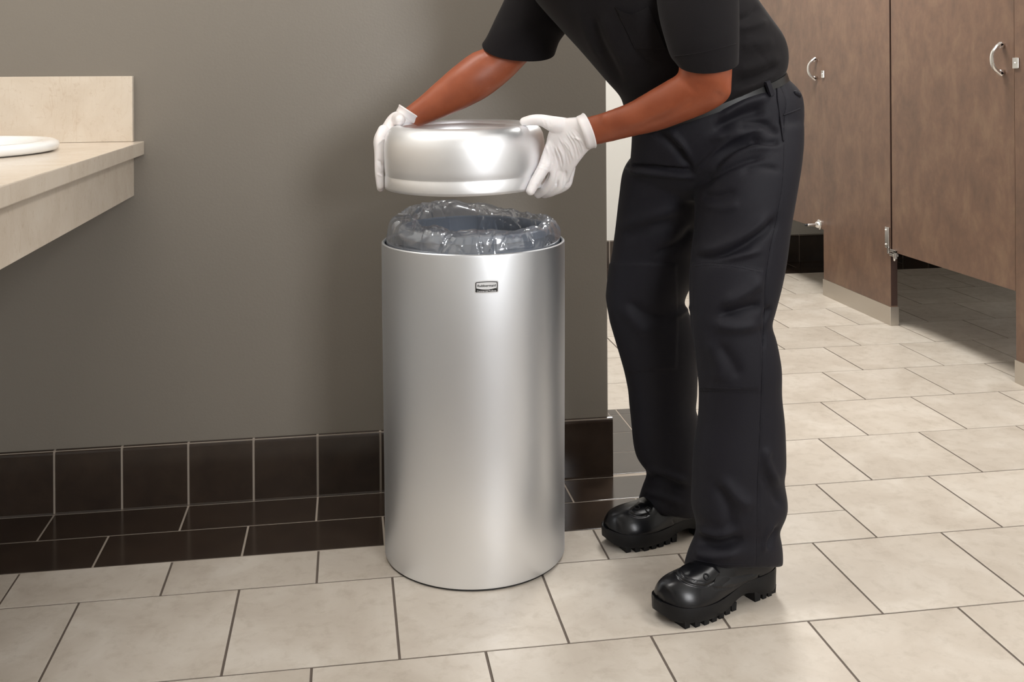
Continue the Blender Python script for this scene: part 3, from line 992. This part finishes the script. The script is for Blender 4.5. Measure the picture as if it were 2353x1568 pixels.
seam([(1802, 332), (1798, 420), (1785, 500), (1770, 570), (1760, 640), (1757, 720), (1753, 800), (1750, 900), (1746, 1000), (1741, 1120), (1739, 1250), (1738, 1318)], 'side_seam')
seam([(1781, 182), (1796, 205), (1806, 235), (1803, 270), (1801, 326)], 'side_seam')
seam([(1592, 607), (1630, 604), (1690, 608), (1755, 621)], 'knee_panel_seam')
seam([(1594, 613), (1630, 610), (1690, 614), (1754, 627)], 'knee_panel_seam', .0008)
seam([(1608, 898), (1650, 899), (1700, 900), (1746, 901)], 'knee_panel_seam', .0010)
seam([(1608, 891), (1650, 892), (1700, 893)], 'knee_panel_seam', .0008)
seam([(1408, 602), (1460, 602), (1510, 604), (1555, 606)], 'knee_panel_seam')
seam([(1438, 861), (1455, 857), (1480, 853), (1510, 853)], 'knee_panel_seam')
seam([(1583, 1283), (1620, 1292), (1670, 1298), (1730, 1297)], 'hem_stitching', .0008)
pk = [hit_t(*p, .0005) for p in ((1786, 205), (1788, 232), (1793, 268), (1797, 298), (1800, 322))]
if all(p is not None for p in pk): ribbon(pk, [.0026] * 5, 'pocket_edge', M_trou, trousers)
pk = [hit_t(*p, .0005) for p in ((1801, 264), (1818, 258), (1838, 250))]
if all(p is not None for p in pk): ribbon(pk, [.0022] * 3, 'back_pocket_edge', M_trou, trousers)
pk = [hit_t(*p, .0005) for p in ((1828, 214), (1836, 219))]
if all(p is not None for p in pk):
    ribbon([pk[0], pk[1]], [.0055, .0055], 'pocket_button', M_trou, trousers)

# shirt: trunk
Yt = .232
trunk = [sil((1453, 298), (1797, 168), (.255, .207), .119), sil((1447, 286), (1801, 158), (.253, .21), .130), sil((1442, 262), (1799, 138), Yt, .131), sil((1432, 226), (1796, 108), Yt, .138), sil((1398, 186), (1784, 78), Yt, .146), sil((1344, 122), (1752, 36), Yt, .158),
         sil((1290, 62), (1716, -12), Yt, .168), sil((1236, 0), (1676, -62), Yt + .004, .176), sil((1196, -60), (1630, -112), Yt + .008, .182), sil((1180, -120), (1580, -158), Yt + .01, .176), sil((1205, -170), (1520, -196), Yt + .015, .14), sil((1250, -205), (1460, -222), Yt + .02, .07)]
sv, sf = loft(sections(trunk, 72, 7, 2.25))
sv, sf = voxel([(sv, sf)], .006, 5, .5)
sv = creases(sv, sf, [
    ([(1355, 20), (1375, 90), (1405, 150), (1430, 200)], 12, -.007), ([(1385, 30), (1410, 100), (1445, 160)], 14, .006), ([(1330, 10), (1352, 80), (1385, 140)], 12, .004), ([(1440, 40), (1455, 100), (1480, 140), (1520, 165)], 12, -.006),
    ([(1690, 50), (1720, 40), (1745, 15)], 9, -.007), ([(1695, 65), (1730, 58), (1765, 50)], 9, .005), ([(1700, 100), (1740, 100), (1780, 95)], 14, .004),
    ([(1690, 190), (1740, 178), (1790, 150)], 10, -.006), ([(1690, 165), (1745, 150), (1795, 128)], 12, .005), ([(1680, 215), (1730, 195), (1785, 165)], 6, .005)])
sv = creases(sv, sf, [([(1695, 90), (1712, 93), (1730, 105), (1752, 130), (1775, 155)], 2.4, -.0022)])
shirt = obj('shirt', sv, sf, M_shirt, person, smooth=True, fix=False)
tag(shirt, 'black short-sleeved knit shirt with chest pocket')
hit_s = on_mesh(sv, sf, None)
# chest pocket
pp = []
NU, NV = 12, 12
for j in range(NV + 1):
    for i in range(NU + 1):
        u, w = i / NU, j / NV
        x = 1414 + u * 76 + w * 46 - u * w * 6; y = 16 + 18 * math.sin(math.pi * u) ** 1.0 * (1 - w) - 2 * u * (1 - w) + w * 96
        h = hit_s(x, y, .003 + .004 * math.sin(math.pi * u) * (1 - w) ** 2)
        pp.append(h if h is not None else at(x, y, .15))
pf = [[j * (NU + 1) + i, j * (NU + 1) + i + 1, (j + 1) * (NU + 1) + i + 1, (j + 1) * (NU + 1) + i] for j in range(NV) for i in range(NU)]
back_ = np.array(pp) + np.array([0, .006, 0])
nb = len(pp)
edge_i = [i for i in range(NU + 1)] + [j * (NU + 1) + NU for j in range(1, NV + 1)] + [NV * (NU + 1) + i for i in range(NU - 1, -1, -1)] + [j * (NU + 1) for j in range(NV - 1, 0, -1)]
pf += [[a + nb for a in f_] for f_ in list(pf)] + [[edge_i[k], edge_i[(k + 1) % len(edge_i)], edge_i[(k + 1) % len(edge_i)] + nb, edge_i[k] + nb] for k in range(len(edge_i))]
obj('pocket', np.concatenate([np.array(pp), back_]), pf, M_shirt, shirt, smooth=True, angle=50)


STITCH = []


def sleeve(secs, inner, name, folds_, stitch=None):
    S = sections(secs, 120, 16, 2.15)
    v, f = loft(S + [S[-1] * .985 + .015 * S[-1].mean(0) + (S[-2] - S[-1]).mean(0) * .2, inner], caps=False)
    v = creases(v, f, folds_)
    sl = obj(name, v, f, M_shirt, shirt, smooth=True, angle=60)
    if stitch:      # turned-up hem: the band below the stitching is a second layer of cloth
        q_ = topx(v); n_ = vnormals(v, f)
        hs = on_mesh(v, f, None)
        P = cr(np.array(stitch, float), 10)
        pts = [p for p in (hs(x, y, -.0004) for x, y in P) if p is not None]
        if len(pts) > 3: STITCH.append(pts)
    return sl


ns = [sil((1500, -150), (1650, -150), .085, .075), sil((1505, -90), (1680, -100), .062, .082), sil((1512, -20), (1688, -35), .045, .080), sil((1520, 40), (1691, 20), .034, .074), sil((1534, 95), (1692, 70), .027, .068), sil((1546, 130), (1692, 105), .025, .064), sil((1560, 154), (1690, 132), .024, .060, -.35)]
c_, a_, b_ = sil((1552, 110), (1682, 90), .028, .045)
tt = np.linspace(0, 2 * np.pi, 120, endpoint=False)
inner_n = c_ + np.cos(tt)[:, None] * a_ * .8 + np.sin(tt)[:, None] * b_ * .8
sleeve(ns, inner_n, 'sleeve', [([(1548, 128), (1600, 122), (1650, 113), (1691, 101)], 2.2, -.0018), ([(1560, 0), (1575, 50), (1590, 100)], 14, -.004), ([(1620, -10), (1630, 60), (1635, 110)], 20, .003), ([(1525, 50), (1545, 100), (1565, 140)], 10, .004)], [(1549, 129), (1580, 126), (1630, 117), (1690, 101)])
fs_ = [sil((1220, -150), (1370, -130), .36, .07), sil((1192, -80), (1340, -40), .38, .076), sil((1160, -2), (1318, 30), .405, .076), sil((1140, 40), (1300, 72), .412, .072), sil((1122, 78), (1284, 96), .416, .066), sil((1108, 106), (1275, 117), .418, .060, -.55)]
c_, a_, b_ = sil((1125, 70), (1275, 90), .414, .045)
inner_f = c_ + np.cos(tt)[:, None] * a_ * .75 + np.sin(tt)[:, None] * b_ * .75
sleeve(fs_, inner_f, 'sleeve', [([(1270, 75), (1230, 95), (1200, 110)], 5, -.004), ([(1276, 85), (1240, 108), (1210, 120)], 5, .004), ([(1130, 60), (1150, 20), (1160, -10)], 9, .004), ([(1175, 0), (1190, 40), (1185, 80)], 14, -.003), ([(1265, 80), (1272, 98), (1270, 116)], 2.5, -.0016)])
for pts in STITCH:
    obj('hem_stitching', *tube(pts, [.0011] * len(pts), 6, 1), M_shirt, shirt, smooth=True)
# collar and placket above the frame
obj('collar', *disc_ring(at(1352, -222, .25), (-.55, -.2, .8), .068, .014), M_shirt, shirt, smooth=True)

# body: arms, neck, head, inner trunk and legs as one continuous surface
near_arm = [sil((1540, -70), (1665, -80), .055, .050), sil((1552, 20), (1678, 8), .035, .048), sil((1560, 100), (1682, 88), .028, .046), sil((1562, 150), (1680, 140), .026, .045), sil((1562, 166), (1678, 190), .030, .045), sil((1556, 172), (1672, 226), .040, .045),
            sil((1530, 187), (1630, 256), .060, .046), sil((1487, 212), (1560, 284), .090, .043), sil((1445, 236), (1511, 301), .120, .038), sil((1398, 254), (1445, 316), .150, .031), sil((1362, 265), (1397, 328), .178, .026), sil((1338, 269), (1362, 335), .197, .024), sil((1318, 274), (1340, 338), .212, .022)]
far_arm = [sil((1215, -70), (1330, -40), .40, .048), sil((1180, 20), (1285, 56), .416, .040), sil((1146, 72), (1246, 104), .420, .040), sil((1116, 108), (1207, 146), .424, .040), sil((1082, 123), (1172, 182), .426, .040), sil((1040, 155), (1124, 220), .428, .042), sil((1000, 190), (1078, 245), .435, .037), sil((962, 224), (1030, 266), .440, .031), sil((934, 246), (984, 284), .444, .026), sil((915, 262), (955, 293), .446, .022)]
bp = [loft(sections(near_arm, 36, 5, 2.0)), loft(sections(far_arm, 36, 5, 2.0))]
bp.append(loft(sections([sil((1480, 330), (1800, 250), hipY, .10), sil((1470, 250), (1770, 150), Yt, .10), sil((1380, 130), (1740, 60), Yt, .125), sil((1270, 0), (1660, -60), Yt, .14), sil((1240, -110), (1590, -150), Yt, .14), sil((1300, -180), (1480, -205), Yt + .01, .09)], 40, 5)))
neck0, neck1 = at(1370, -180, .25), at(1318, -262, .24)
bp.append(tube([at(1400, -140, .25), neck0, neck1], [.075, .058, .054], 24, 4))
hc = at(1268, -330, .235)                    # head centre, face down and forward
fwd = np.array([-.80, -.20, -.56]); fwd /= np.linalg.norm(fwd)
hup = np.array([-.52, -.10, .80]); hup -= fwd * (hup @ fwd); hup /= np.linalg.norm(hup)
hsd = np.cross(fwd, hup)


def hp(f_, s_, u_): return hc + fwd * f_ + hsd * s_ + hup * u_


def ball(c, rf, rs, ru, n=20):
    rings = []
    for a in np.linspace(-88, 88, 13):
        a = math.radians(a); t_a = np.linspace(0, 2 * np.pi, n, endpoint=False)
        rings.append(np.array([c + hup * ru * math.sin(a) + (fwd * rf * math.cos(x) + hsd * rs * math.sin(x)) * math.cos(a) for x in t_a]))
    return loft(rings)


bp += [ball(hp(-.015, 0, .03), .098, .076, .088), ball(hp(.030, 0, -.035), .066, .060, .080), ball(hp(.060, 0, -.095), .030, .034, .022),
       tube([hp(.094, 0, .022), hp(.106, 0, -.006), hp(.114, 0, -.026)], [.009, .011, .015], 12, 3),
       tube([hp(.085, -.022, -.066), hp(.098, 0, -.062), hp(.085, .022, -.066)], [.006, .009, .006], 10, 3),
       ball(hp(-.005, .077, .0), .020, .008, .030), ball(hp(-.005, -.077, .0), .020, .008, .030),
       tube([hp(.078, -.045, .036), hp(.090, -.02, .040), hp(.092, 0, .036), hp(.090, .02, .040), hp(.078, .045, .036)], [.010, .012, .011, .012, .010], 10, 3)]
# legs inside the trousers
bp.append(tube([at(1715, 330, .19), at(1695, 560, .14), at(1680, 760, .125), at(1700, 1000, .118), at(1690, 1180, .116), at(1688, 1290, .114)], [.075, .066, .052, .048, .038, .036], 20, 4))
bp.append(tube([at(1560, 350, .29), at(1515, 560, .345), at(1490, 720, .365), at(1525, 950, .39), at(1550, 1080, .402), at(1552, 1150, .404)], [.072, .064, .050, .046, .036, .036], 20, 4))
bv_, bf_ = voxel(bp, .0055, 6, .5)
bv_ = creases(bv_, bf_, [([(1560, 178), (1585, 200), (1600, 215)], 7, -.002), ([(1380, 285), (1386, 275), (1390, 262)], 6, .0022), ([(1640, 212), (1655, 222), (1650, 232)], 6, -.0022), ([(1560, 240), (1500, 270), (1430, 292)], 10, .002), ([(1600, 225), (1540, 262), (1470, 292)], 8, -.0016), ([(1112, 118), (1128, 128), (1122, 145)], 8, -.002)])
body = obj('body', bv_, bf_, M_skin, person, smooth=True, fix=False)
tag(body, 'bare brown forearms reaching forward')
obj('eye', *ball(hp(.082, .032, .018), .012, .014, .009, 12), M_label_w, body, smooth=True)
obj('eye', *ball(hp(.082, -.032, .018), .012, .014, .009, 12), M_label_w, body, smooth=True)
obj('hair', *voxel([ball(hp(-.026, 0, .050), .096, .080, .078), ball(hp(-.055, 0, .01), .062, .072, .075)], .006, 4), M_hair, person, smooth=True, fix=False)

# ------------------------------------------------------------------ gloves
def A3(*pts): return [at(*p) for p in pts]


# near hand: thumb on top, fingers down the side and curled under the rim
gp = []
gp.append(loft(sections([sil((1334, 268), (1360, 341), .198, .030), sil((1318, 270), (1350, 347), .210, .028), sil((1298, 272), (1336, 364), .222, .024), sil((1276, 281), (1322, 384), .234, .021), sil((1262, 302), (1314, 398), .243, .019), sil((1256, 325), (1309, 410), .250, .016), sil((1257, 345), (1307, 418), .254, .013), sil((1265, 362), (1302, 421), .257, .008)], 36, 5, 2.3)))
gp.append(tube(A3((1300, 292, .228), (1270, 285, .232), (1246, 277, .240), (1224, 276, .250), (1204, 279.5, .262)), [.019, .0165, .0125, .0112, .0092], 18, 5))
gp.append(tube(A3((1270, 330, .246), (1259, 362, .250), (1249, 386, .243), (1232, 415, .226), (1219, 439, .214)), [.0135, .0138, .0128, .0115, .0096], 18, 5))
gp.append(tube(A3((1282, 352, .248), (1274, 385, .250), (1269, 410, .252), (1254, 433, .266), (1236, 447, .286)), [.012, .0118, .0112, .0105, .0088], 18, 5))
gp.append(tube(A3((1299, 372, .252), (1292, 402, .253), (1287, 425, .255), (1269, 440, .272), (1250, 447, .294)), [.0115, .0112, .0108, .0100, .0085], 18, 5))
gp.append(tube(A3((1312, 384, .258), (1307, 408, .262), (1302, 424, .266), (1284, 436, .282), (1264, 443, .300)), [.0100, .0098, .0094, .0088, .0076], 18, 5))
gv, gf = voxel(gp, .0020, 5, .5)
wr = []
rg = random.Random(3)
for k in range(26):      # stretched latex: fine ridges fanning from the wrist to the knuckles
    u = k / 25
    x0, y0 = 1266 + 52 * u + rg.uniform(-3, 3), 334 - 28 * u + rg.uniform(-12, 10)
    x1, y1 = 1280 + 68 * u + rg.uniform(-4, 4), 402 - 60 * u + rg.uniform(-10, 8)
    mx, my = (x0 + x1) / 2 + rg.uniform(2, 6), (y0 + y1) / 2 + rg.uniform(-4, 2)
    wr.append(([(x0, y0), (mx, my), (x1, y1)], rg.uniform(1.4, 2.3), rg.choice((-.7, 1, 1)) * rg.uniform(.0008, .0017)))
wr += [([(1254, 330), (1262, 362), (1263, 385)], 2.0, .0020), ([(1234, 384), (1248, 388), (1260, 393)], 1.6, .0013), ([(1240, 374), (1250, 378), (1262, 380)], 1.6, -.001), ([(1234, 430), (1240, 425), (1247, 412)], 2.5, -.0015),
       ([(1252, 272), (1258, 288), (1262, 300)], 1.5, .0014), ([(1246, 276), (1252, 292)], 1.4, .001), ([(1258, 272), (1266, 290)], 1.4, -.001), ([(1222, 425), (1232, 420), (1240, 426)], 1.5, .001), ([(1278, 430), (1280, 410), (1283, 388)], 3, -.0035), ([(1296, 430), (1298, 410), (1300, 392)], 3, -.0035), ([(1262, 395), (1254, 412), (1240, 430)], 3, -.003)]
gv = creases(gv, gf, wr)
glove_n = obj('glove', gv, gf, M_glove, person, smooth=True, fix=False)
tag(glove_n, 'white latex glove with its thumb on top of the lid')


def cuff(pair0, Y0, dep, parent, back, n=40, rr=.0022, expo=2.2):
    c, a1, a2 = sil(*pair0, Y0, dep)
    t = np.linspace(0, 2 * np.pi, n, endpoint=False)
    cs, sn = np.cos(t), np.sin(t)
    nrm = np.cross(a1, a2); nrm /= np.linalg.norm(nrm)
    if nrm @ np.array(back) < 0: nrm = -nrm
    rings = []
    for g_, h in ((-.004, -.006), (.0005, -.004), (.002, .0), (.0028, .010), (.0038, .0108), (.0040, .0128), (.0030, .0138), (.0015, .0132), (.0010, .010), (-.003, .0)):
        k1, k2 = 1 + g_ / np.linalg.norm(a1), 1 + g_ / np.linalg.norm(a2)
        rings.append(c + cs[:, None] * a1 * k1 + sn[:, None] * a2 * k2 + nrm * h)
    return obj('cuff', *loft(rings, caps=False), M_glove, parent, smooth=True)


cuff(((1328, 269), (1353, 341)), .199, .0285, glove_n, (1, -.4, .2))

# far hand: cupped round the left side of the lid
hp_ = []
hp_.append(loft(sections([sil((914, 255), (958, 282), .444, .026), sil((902, 259), (942, 284), .440, .026), sil((892, 268), (926, 286), .430, .026), sil((883, 281), (910, 293), .418, .027), sil((876, 296), (898, 304), .405, .030), sil((871, 314), (888, 318), .398, .034)], 32, 5, 2.2)))
hp_.append(tube(A3((918, 272, .428), (914, 273, .405), (917, 275, .385), (919, 276, .366)), [.014, .0135, .0130, .0118], 18, 5))
for k, (dy, ln) in enumerate(((0, 1.0), (.022, 1.06), (.044, 1.0), (.063, .85))):
    y_ = .352 + dy
    hp_.append(tube(A3((881, 300, y_ + .016), (873.5 - k, 322, y_ + .004), (872.5 - k * .5, 350, y_), (871.5, 350 + 42 * ln, y_ - .002), (874, 350 + 78 * ln, y_ - .002)), [.0125, .0115, .0105, .0098, .0078], 18, 5))
fv, ff = voxel(hp_, .0020, 5, .5)
fv = creases(fv, ff, [([(868, 333), (876, 324), (884, 318)], 1.6, .0014), ([(868, 368), (876, 374), (880, 384)], 2, -.0018), ([(866, 400), (874, 404), (882, 408)], 1.6, .0013), ([(866, 378), (874, 388), (880, 398)], 1.6, .001), ([(905, 262), (918, 258), (932, 262), (945, 272)], 1.8, -.0016), ([(928, 262), (940, 270), (950, 279)], 1.5, .0013), ([(900, 268), (892, 282), (886, 296)], 2, .001)])
glove_f = obj('glove', fv, ff, M_glove, person, smooth=True, fix=False)
tag(glove_f, 'white latex glove with its fingers down the outside of the lid')
cuff(((913, 254), (956, 282)), .443, .0265, glove_f, (1, 0, .6))


# ------------------------------------------------------------------ boots
def boot(origin, heading, label, strokes):
    """local frame: x to the toe, y to the left, z up, origin under the ankle"""
    fx = np.array([math.cos(heading), math.sin(heading), 0]); fy = np.array([-fx[1], fx[0], 0]); o = np.array([*origin, 0])

    def W(p):
        p = np.asarray(p, float)
        return o + p[:, :1] * fx + p[:, 1:2] * fy + p[:, 2:3] * [0, 0, 1]
    xs = np.array([-.083, -.075, -.055, -.02, .02, .06, .10, .135, .16, .178, .188])
    hw = np.array([.020, .032, .039, .0385, .037, .042, .0485, .0495, .0445, .033, .016])
    top = np.array([.085, .105, .115, .120, .116, .101, .089, .084, .079, .071, .056])
    zb = np.array([.034, .033, .031, .031, .031, .028, .026, .026, .027, .029, .032]) - .014
    cyy = np.array([0, 0, 0, 0, .001, .002, .002, 0, -.003, -.005, -.006])
    t_a = np.linspace(0, 2 * np.pi, 40, endpoint=False)
    rings = []
    for x, w, h, z0, c in zip(xs, hw, top, zb, cyy):
        r = []
        for a in t_a:
            cc, ss = math.cos(a), math.sin(a)
            e = 2.5
            yy = math.copysign(abs(cc) ** (2 / e), cc) * w
            zz = math.copysign(abs(ss) ** (2 / (2.1 if ss > 0 else 4)), ss)
            yy *= 1 - .22 * max(0, zz)
            mid = z0 + (h - z0) * .38
            r.append((x, c + yy, mid + zz * ((h - mid) if zz > 0 else (mid - z0))))
        rings.append(W(cr_ring(r)))
    up = loft(resample(rings, 4))
    shaft = loft([W([(-.022 + .046 * k * math.cos(a), .038 * k * math.sin(a), z) for a in t_a]) for z, k in ((.06, .95), (.10, 1), (.14, .98), (.18, .95), (.215, .95))])
    v, f = voxel([up, shaft], .0021, 10, .5)
    v = creases(v, f, strokes)
    return v, f, W


def cr_ring(r): return np.array(r)


def resample(rings, sub):
    R = np.array(rings); n = R.shape[1]
    S = cr(R.reshape(len(R), -1), sub)
    return [s.reshape(n, 3) for s in S]


def sole(W):
    xs = np.array([-.089, -.084, -.065, -.035, -.015, .005, .03, .055, .085, .115, .145, .168, .184, .193])
    hw = np.array([.012, .026, .038, .040, .038, .036, .037, .042, .048, .051, .049, .042, .029, .011])
    bot = np.array([.012, .009, .008, .009, .016, .021, .018, .011, .008, .0075, .008, .010, .014, .021])
    tp = np.array([.050, .051, .050, .047, .046, .044, .041, .038, .036, .036, .037, .039, .042, .044])
    cyy = np.array([0, 0, 0, 0, 0, .001, .002, .002, .002, .001, -.002, -.004, -.006, -.006])
    ys = [-1, -1.03, -1.0, -.9, -.5, 0, .5, .9, 1.0, 1.03, 1]
    rings = []
    for x, w, b, t_, c in zip(xs, hw, bot, tp, cyy):
        mid = b + (t_ - b) * .45
        r = [(x, c - w * .93, b), (x, c - w * .99, b + .004), (x, c - w, mid), (x, c - w * 1.03, t_ - .007), (x, c - w * 1.0, t_), (x, c - w * .9, t_ - .002),
             (x, c + w * .9, t_ - .002), (x, c + w * 1.0, t_), (x, c + w * 1.03, t_ - .007), (x, c + w, mid), (x, c + w * .99, b + .004), (x, c + w * .93, b)]
        rings.append(np.array(r))
    parts = []
    v, f = loft(resample([W(r) for r in rings], 3))
    parts.append((v, f))

    def lug(x0, x1, y0, y1, z1):
        parts.append((W(np.array([(x, y, z) for x, y, z in [(x0 + .0015, y0, 0), (x1 - .0015, y0, 0), (x1 - .0015, y1, 0), (x0 + .0015, y1, 0), (x0, y0, z1), (x1, y0, z1), (x1, y1, z1), (x0, y1, z1)]])),
                      [[0, 1, 2, 3], [4, 5, 6, 7], [0, 1, 5, 4], [1, 2, 6, 5], [2, 3, 7, 6], [3, 0, 4, 7]]))
    for x in (-.078, -.062, -.046):
        w = float(np.interp(x + .006, xs, hw))
        for s in (-1, 1):
            a, b = sorted((s * w * .955, s * w * .35)); lug(x, x + .0125, a, b, .016)
    for s in (-1, 1):
        a, b = sorted((s * .0375, s * .012)); lug(-.030, -.013, a, b, .020)
    for x in np.arange(.036, .172, .0195):
        w = float(np.interp(x + .007, xs, hw)) * .95; c = float(np.interp(x + .006, xs, cyy))
        lift = max(0, (x - .150)) * .22
        for s in (-1, 1):
            a, b = sorted((c + s * w, c + s * w * .3))
            lug(x, x + .0142, a, b, .015 + lift)
    return merge(*parts)


def make_boot(origin, heading, label, strokes, eye_px, patch, panel):
    v, f, W = boot(origin, heading, label, strokes)
    q_ = topx(v); n_ = vnormals(v, f); fr = ((v - CAM) * n_).sum(1) < 0
    k = softmask(q_, patch, 4) * fr
    v += n_ * (.0018 * k)[:, None]
    b = obj('boot', v, f, M_boot, person, smooth=True, fix=False)
    b['label'] = label
    if panel:
        hitb = on_mesh(v, f, None); pv = [hitb(*p, .0004) for p in panel]
        if all(p is not None for p in pv):
            m_ = len(pv); pv = np.array(pv); g0 = hitb(*np.mean(panel, 0), .0012)
            if g0 is None: g0 = pv.mean(0)
            vv = np.concatenate([pv, pv + [0, .004, 0], [g0]])
            obj('nylon_panel', vv, [[i, (i + 1) % m_, 2 * m_] for i in range(m_)] + [[i, (i + 1) % m_, m_ + (i + 1) % m_, m_ + i] for i in range(m_)], M_cord, b)
    s = obj('sole', *sole(W), M_sole, b, smooth=True, angle=35)
    hitb = on_mesh(v, f, None)
    for (ex, ey) in eye_px:
        p0, p1, p2 = hitb(ex, ey), hitb(ex + 3, ey), hitb(ex, ey + 3)
        if p0 is None or p1 is None or p2 is None: continue
        nr = np.cross(p1 - p0, p2 - p0); nr /= np.linalg.norm(nr)
        if nr @ (CAM - p0) < 0: nr = -nr
        obj('eyelet', *disc_ring(p0 + nr * .0006, nr, .0052, .0015, 24, 8), M_chrome if False else M_sole, b, smooth=True)
    return b


h1 = math.pi + math.atan2(.39, .92)
make_boot((.664, .110), h1, 'black leather work boot with lugged sole, set flat and forward',
          [([(1552, 1314), (1566, 1332), (1592, 1344), (1620, 1347), (1640, 1337), (1652, 1324)], 2.0, -.0020), ([(1558, 1312), (1572, 1326), (1596, 1337), (1618, 1340)], 1.5, -.0012),
           ([(1632, 1348), (1650, 1353), (1680, 1350), (1710, 1340), (1742, 1326)], 1.8, -.0018), ([(1745, 1320), (1744, 1342)], 1.8, -.002), ([(1500, 1376), (1540, 1398), (1590, 1402), (1640, 1396)], 2.5, -.0015)],
          [(1623, 1326)], [(1552, 1312), (1566, 1332), (1592, 1344), (1620, 1347), (1640, 1337), (1656, 1318), (1640, 1300), (1580, 1290)],
          [(1646, 1326), (1668, 1324), (1700, 1324), (1730, 1320), (1742, 1322), (1718, 1334), (1690, 1343), (1660, 1349), (1640, 1344)])
h2 = math.pi + math.atan2(.27, .96)
make_boot((.650, .408), h2, 'black leather work boot with lugged sole, partly behind the other leg',
          [([(1444, 1176), (1456, 1185), (1475, 1187), (1492, 1183)], 1.8, -.0018), ([(1545, 1196), (1552, 1206)], 1.8, -.0018)],
          [(1489, 1172), (1464, 1167)], [(1444, 1174), (1456, 1185), (1475, 1187), (1494, 1182), (1500, 1165), (1470, 1150)], None)
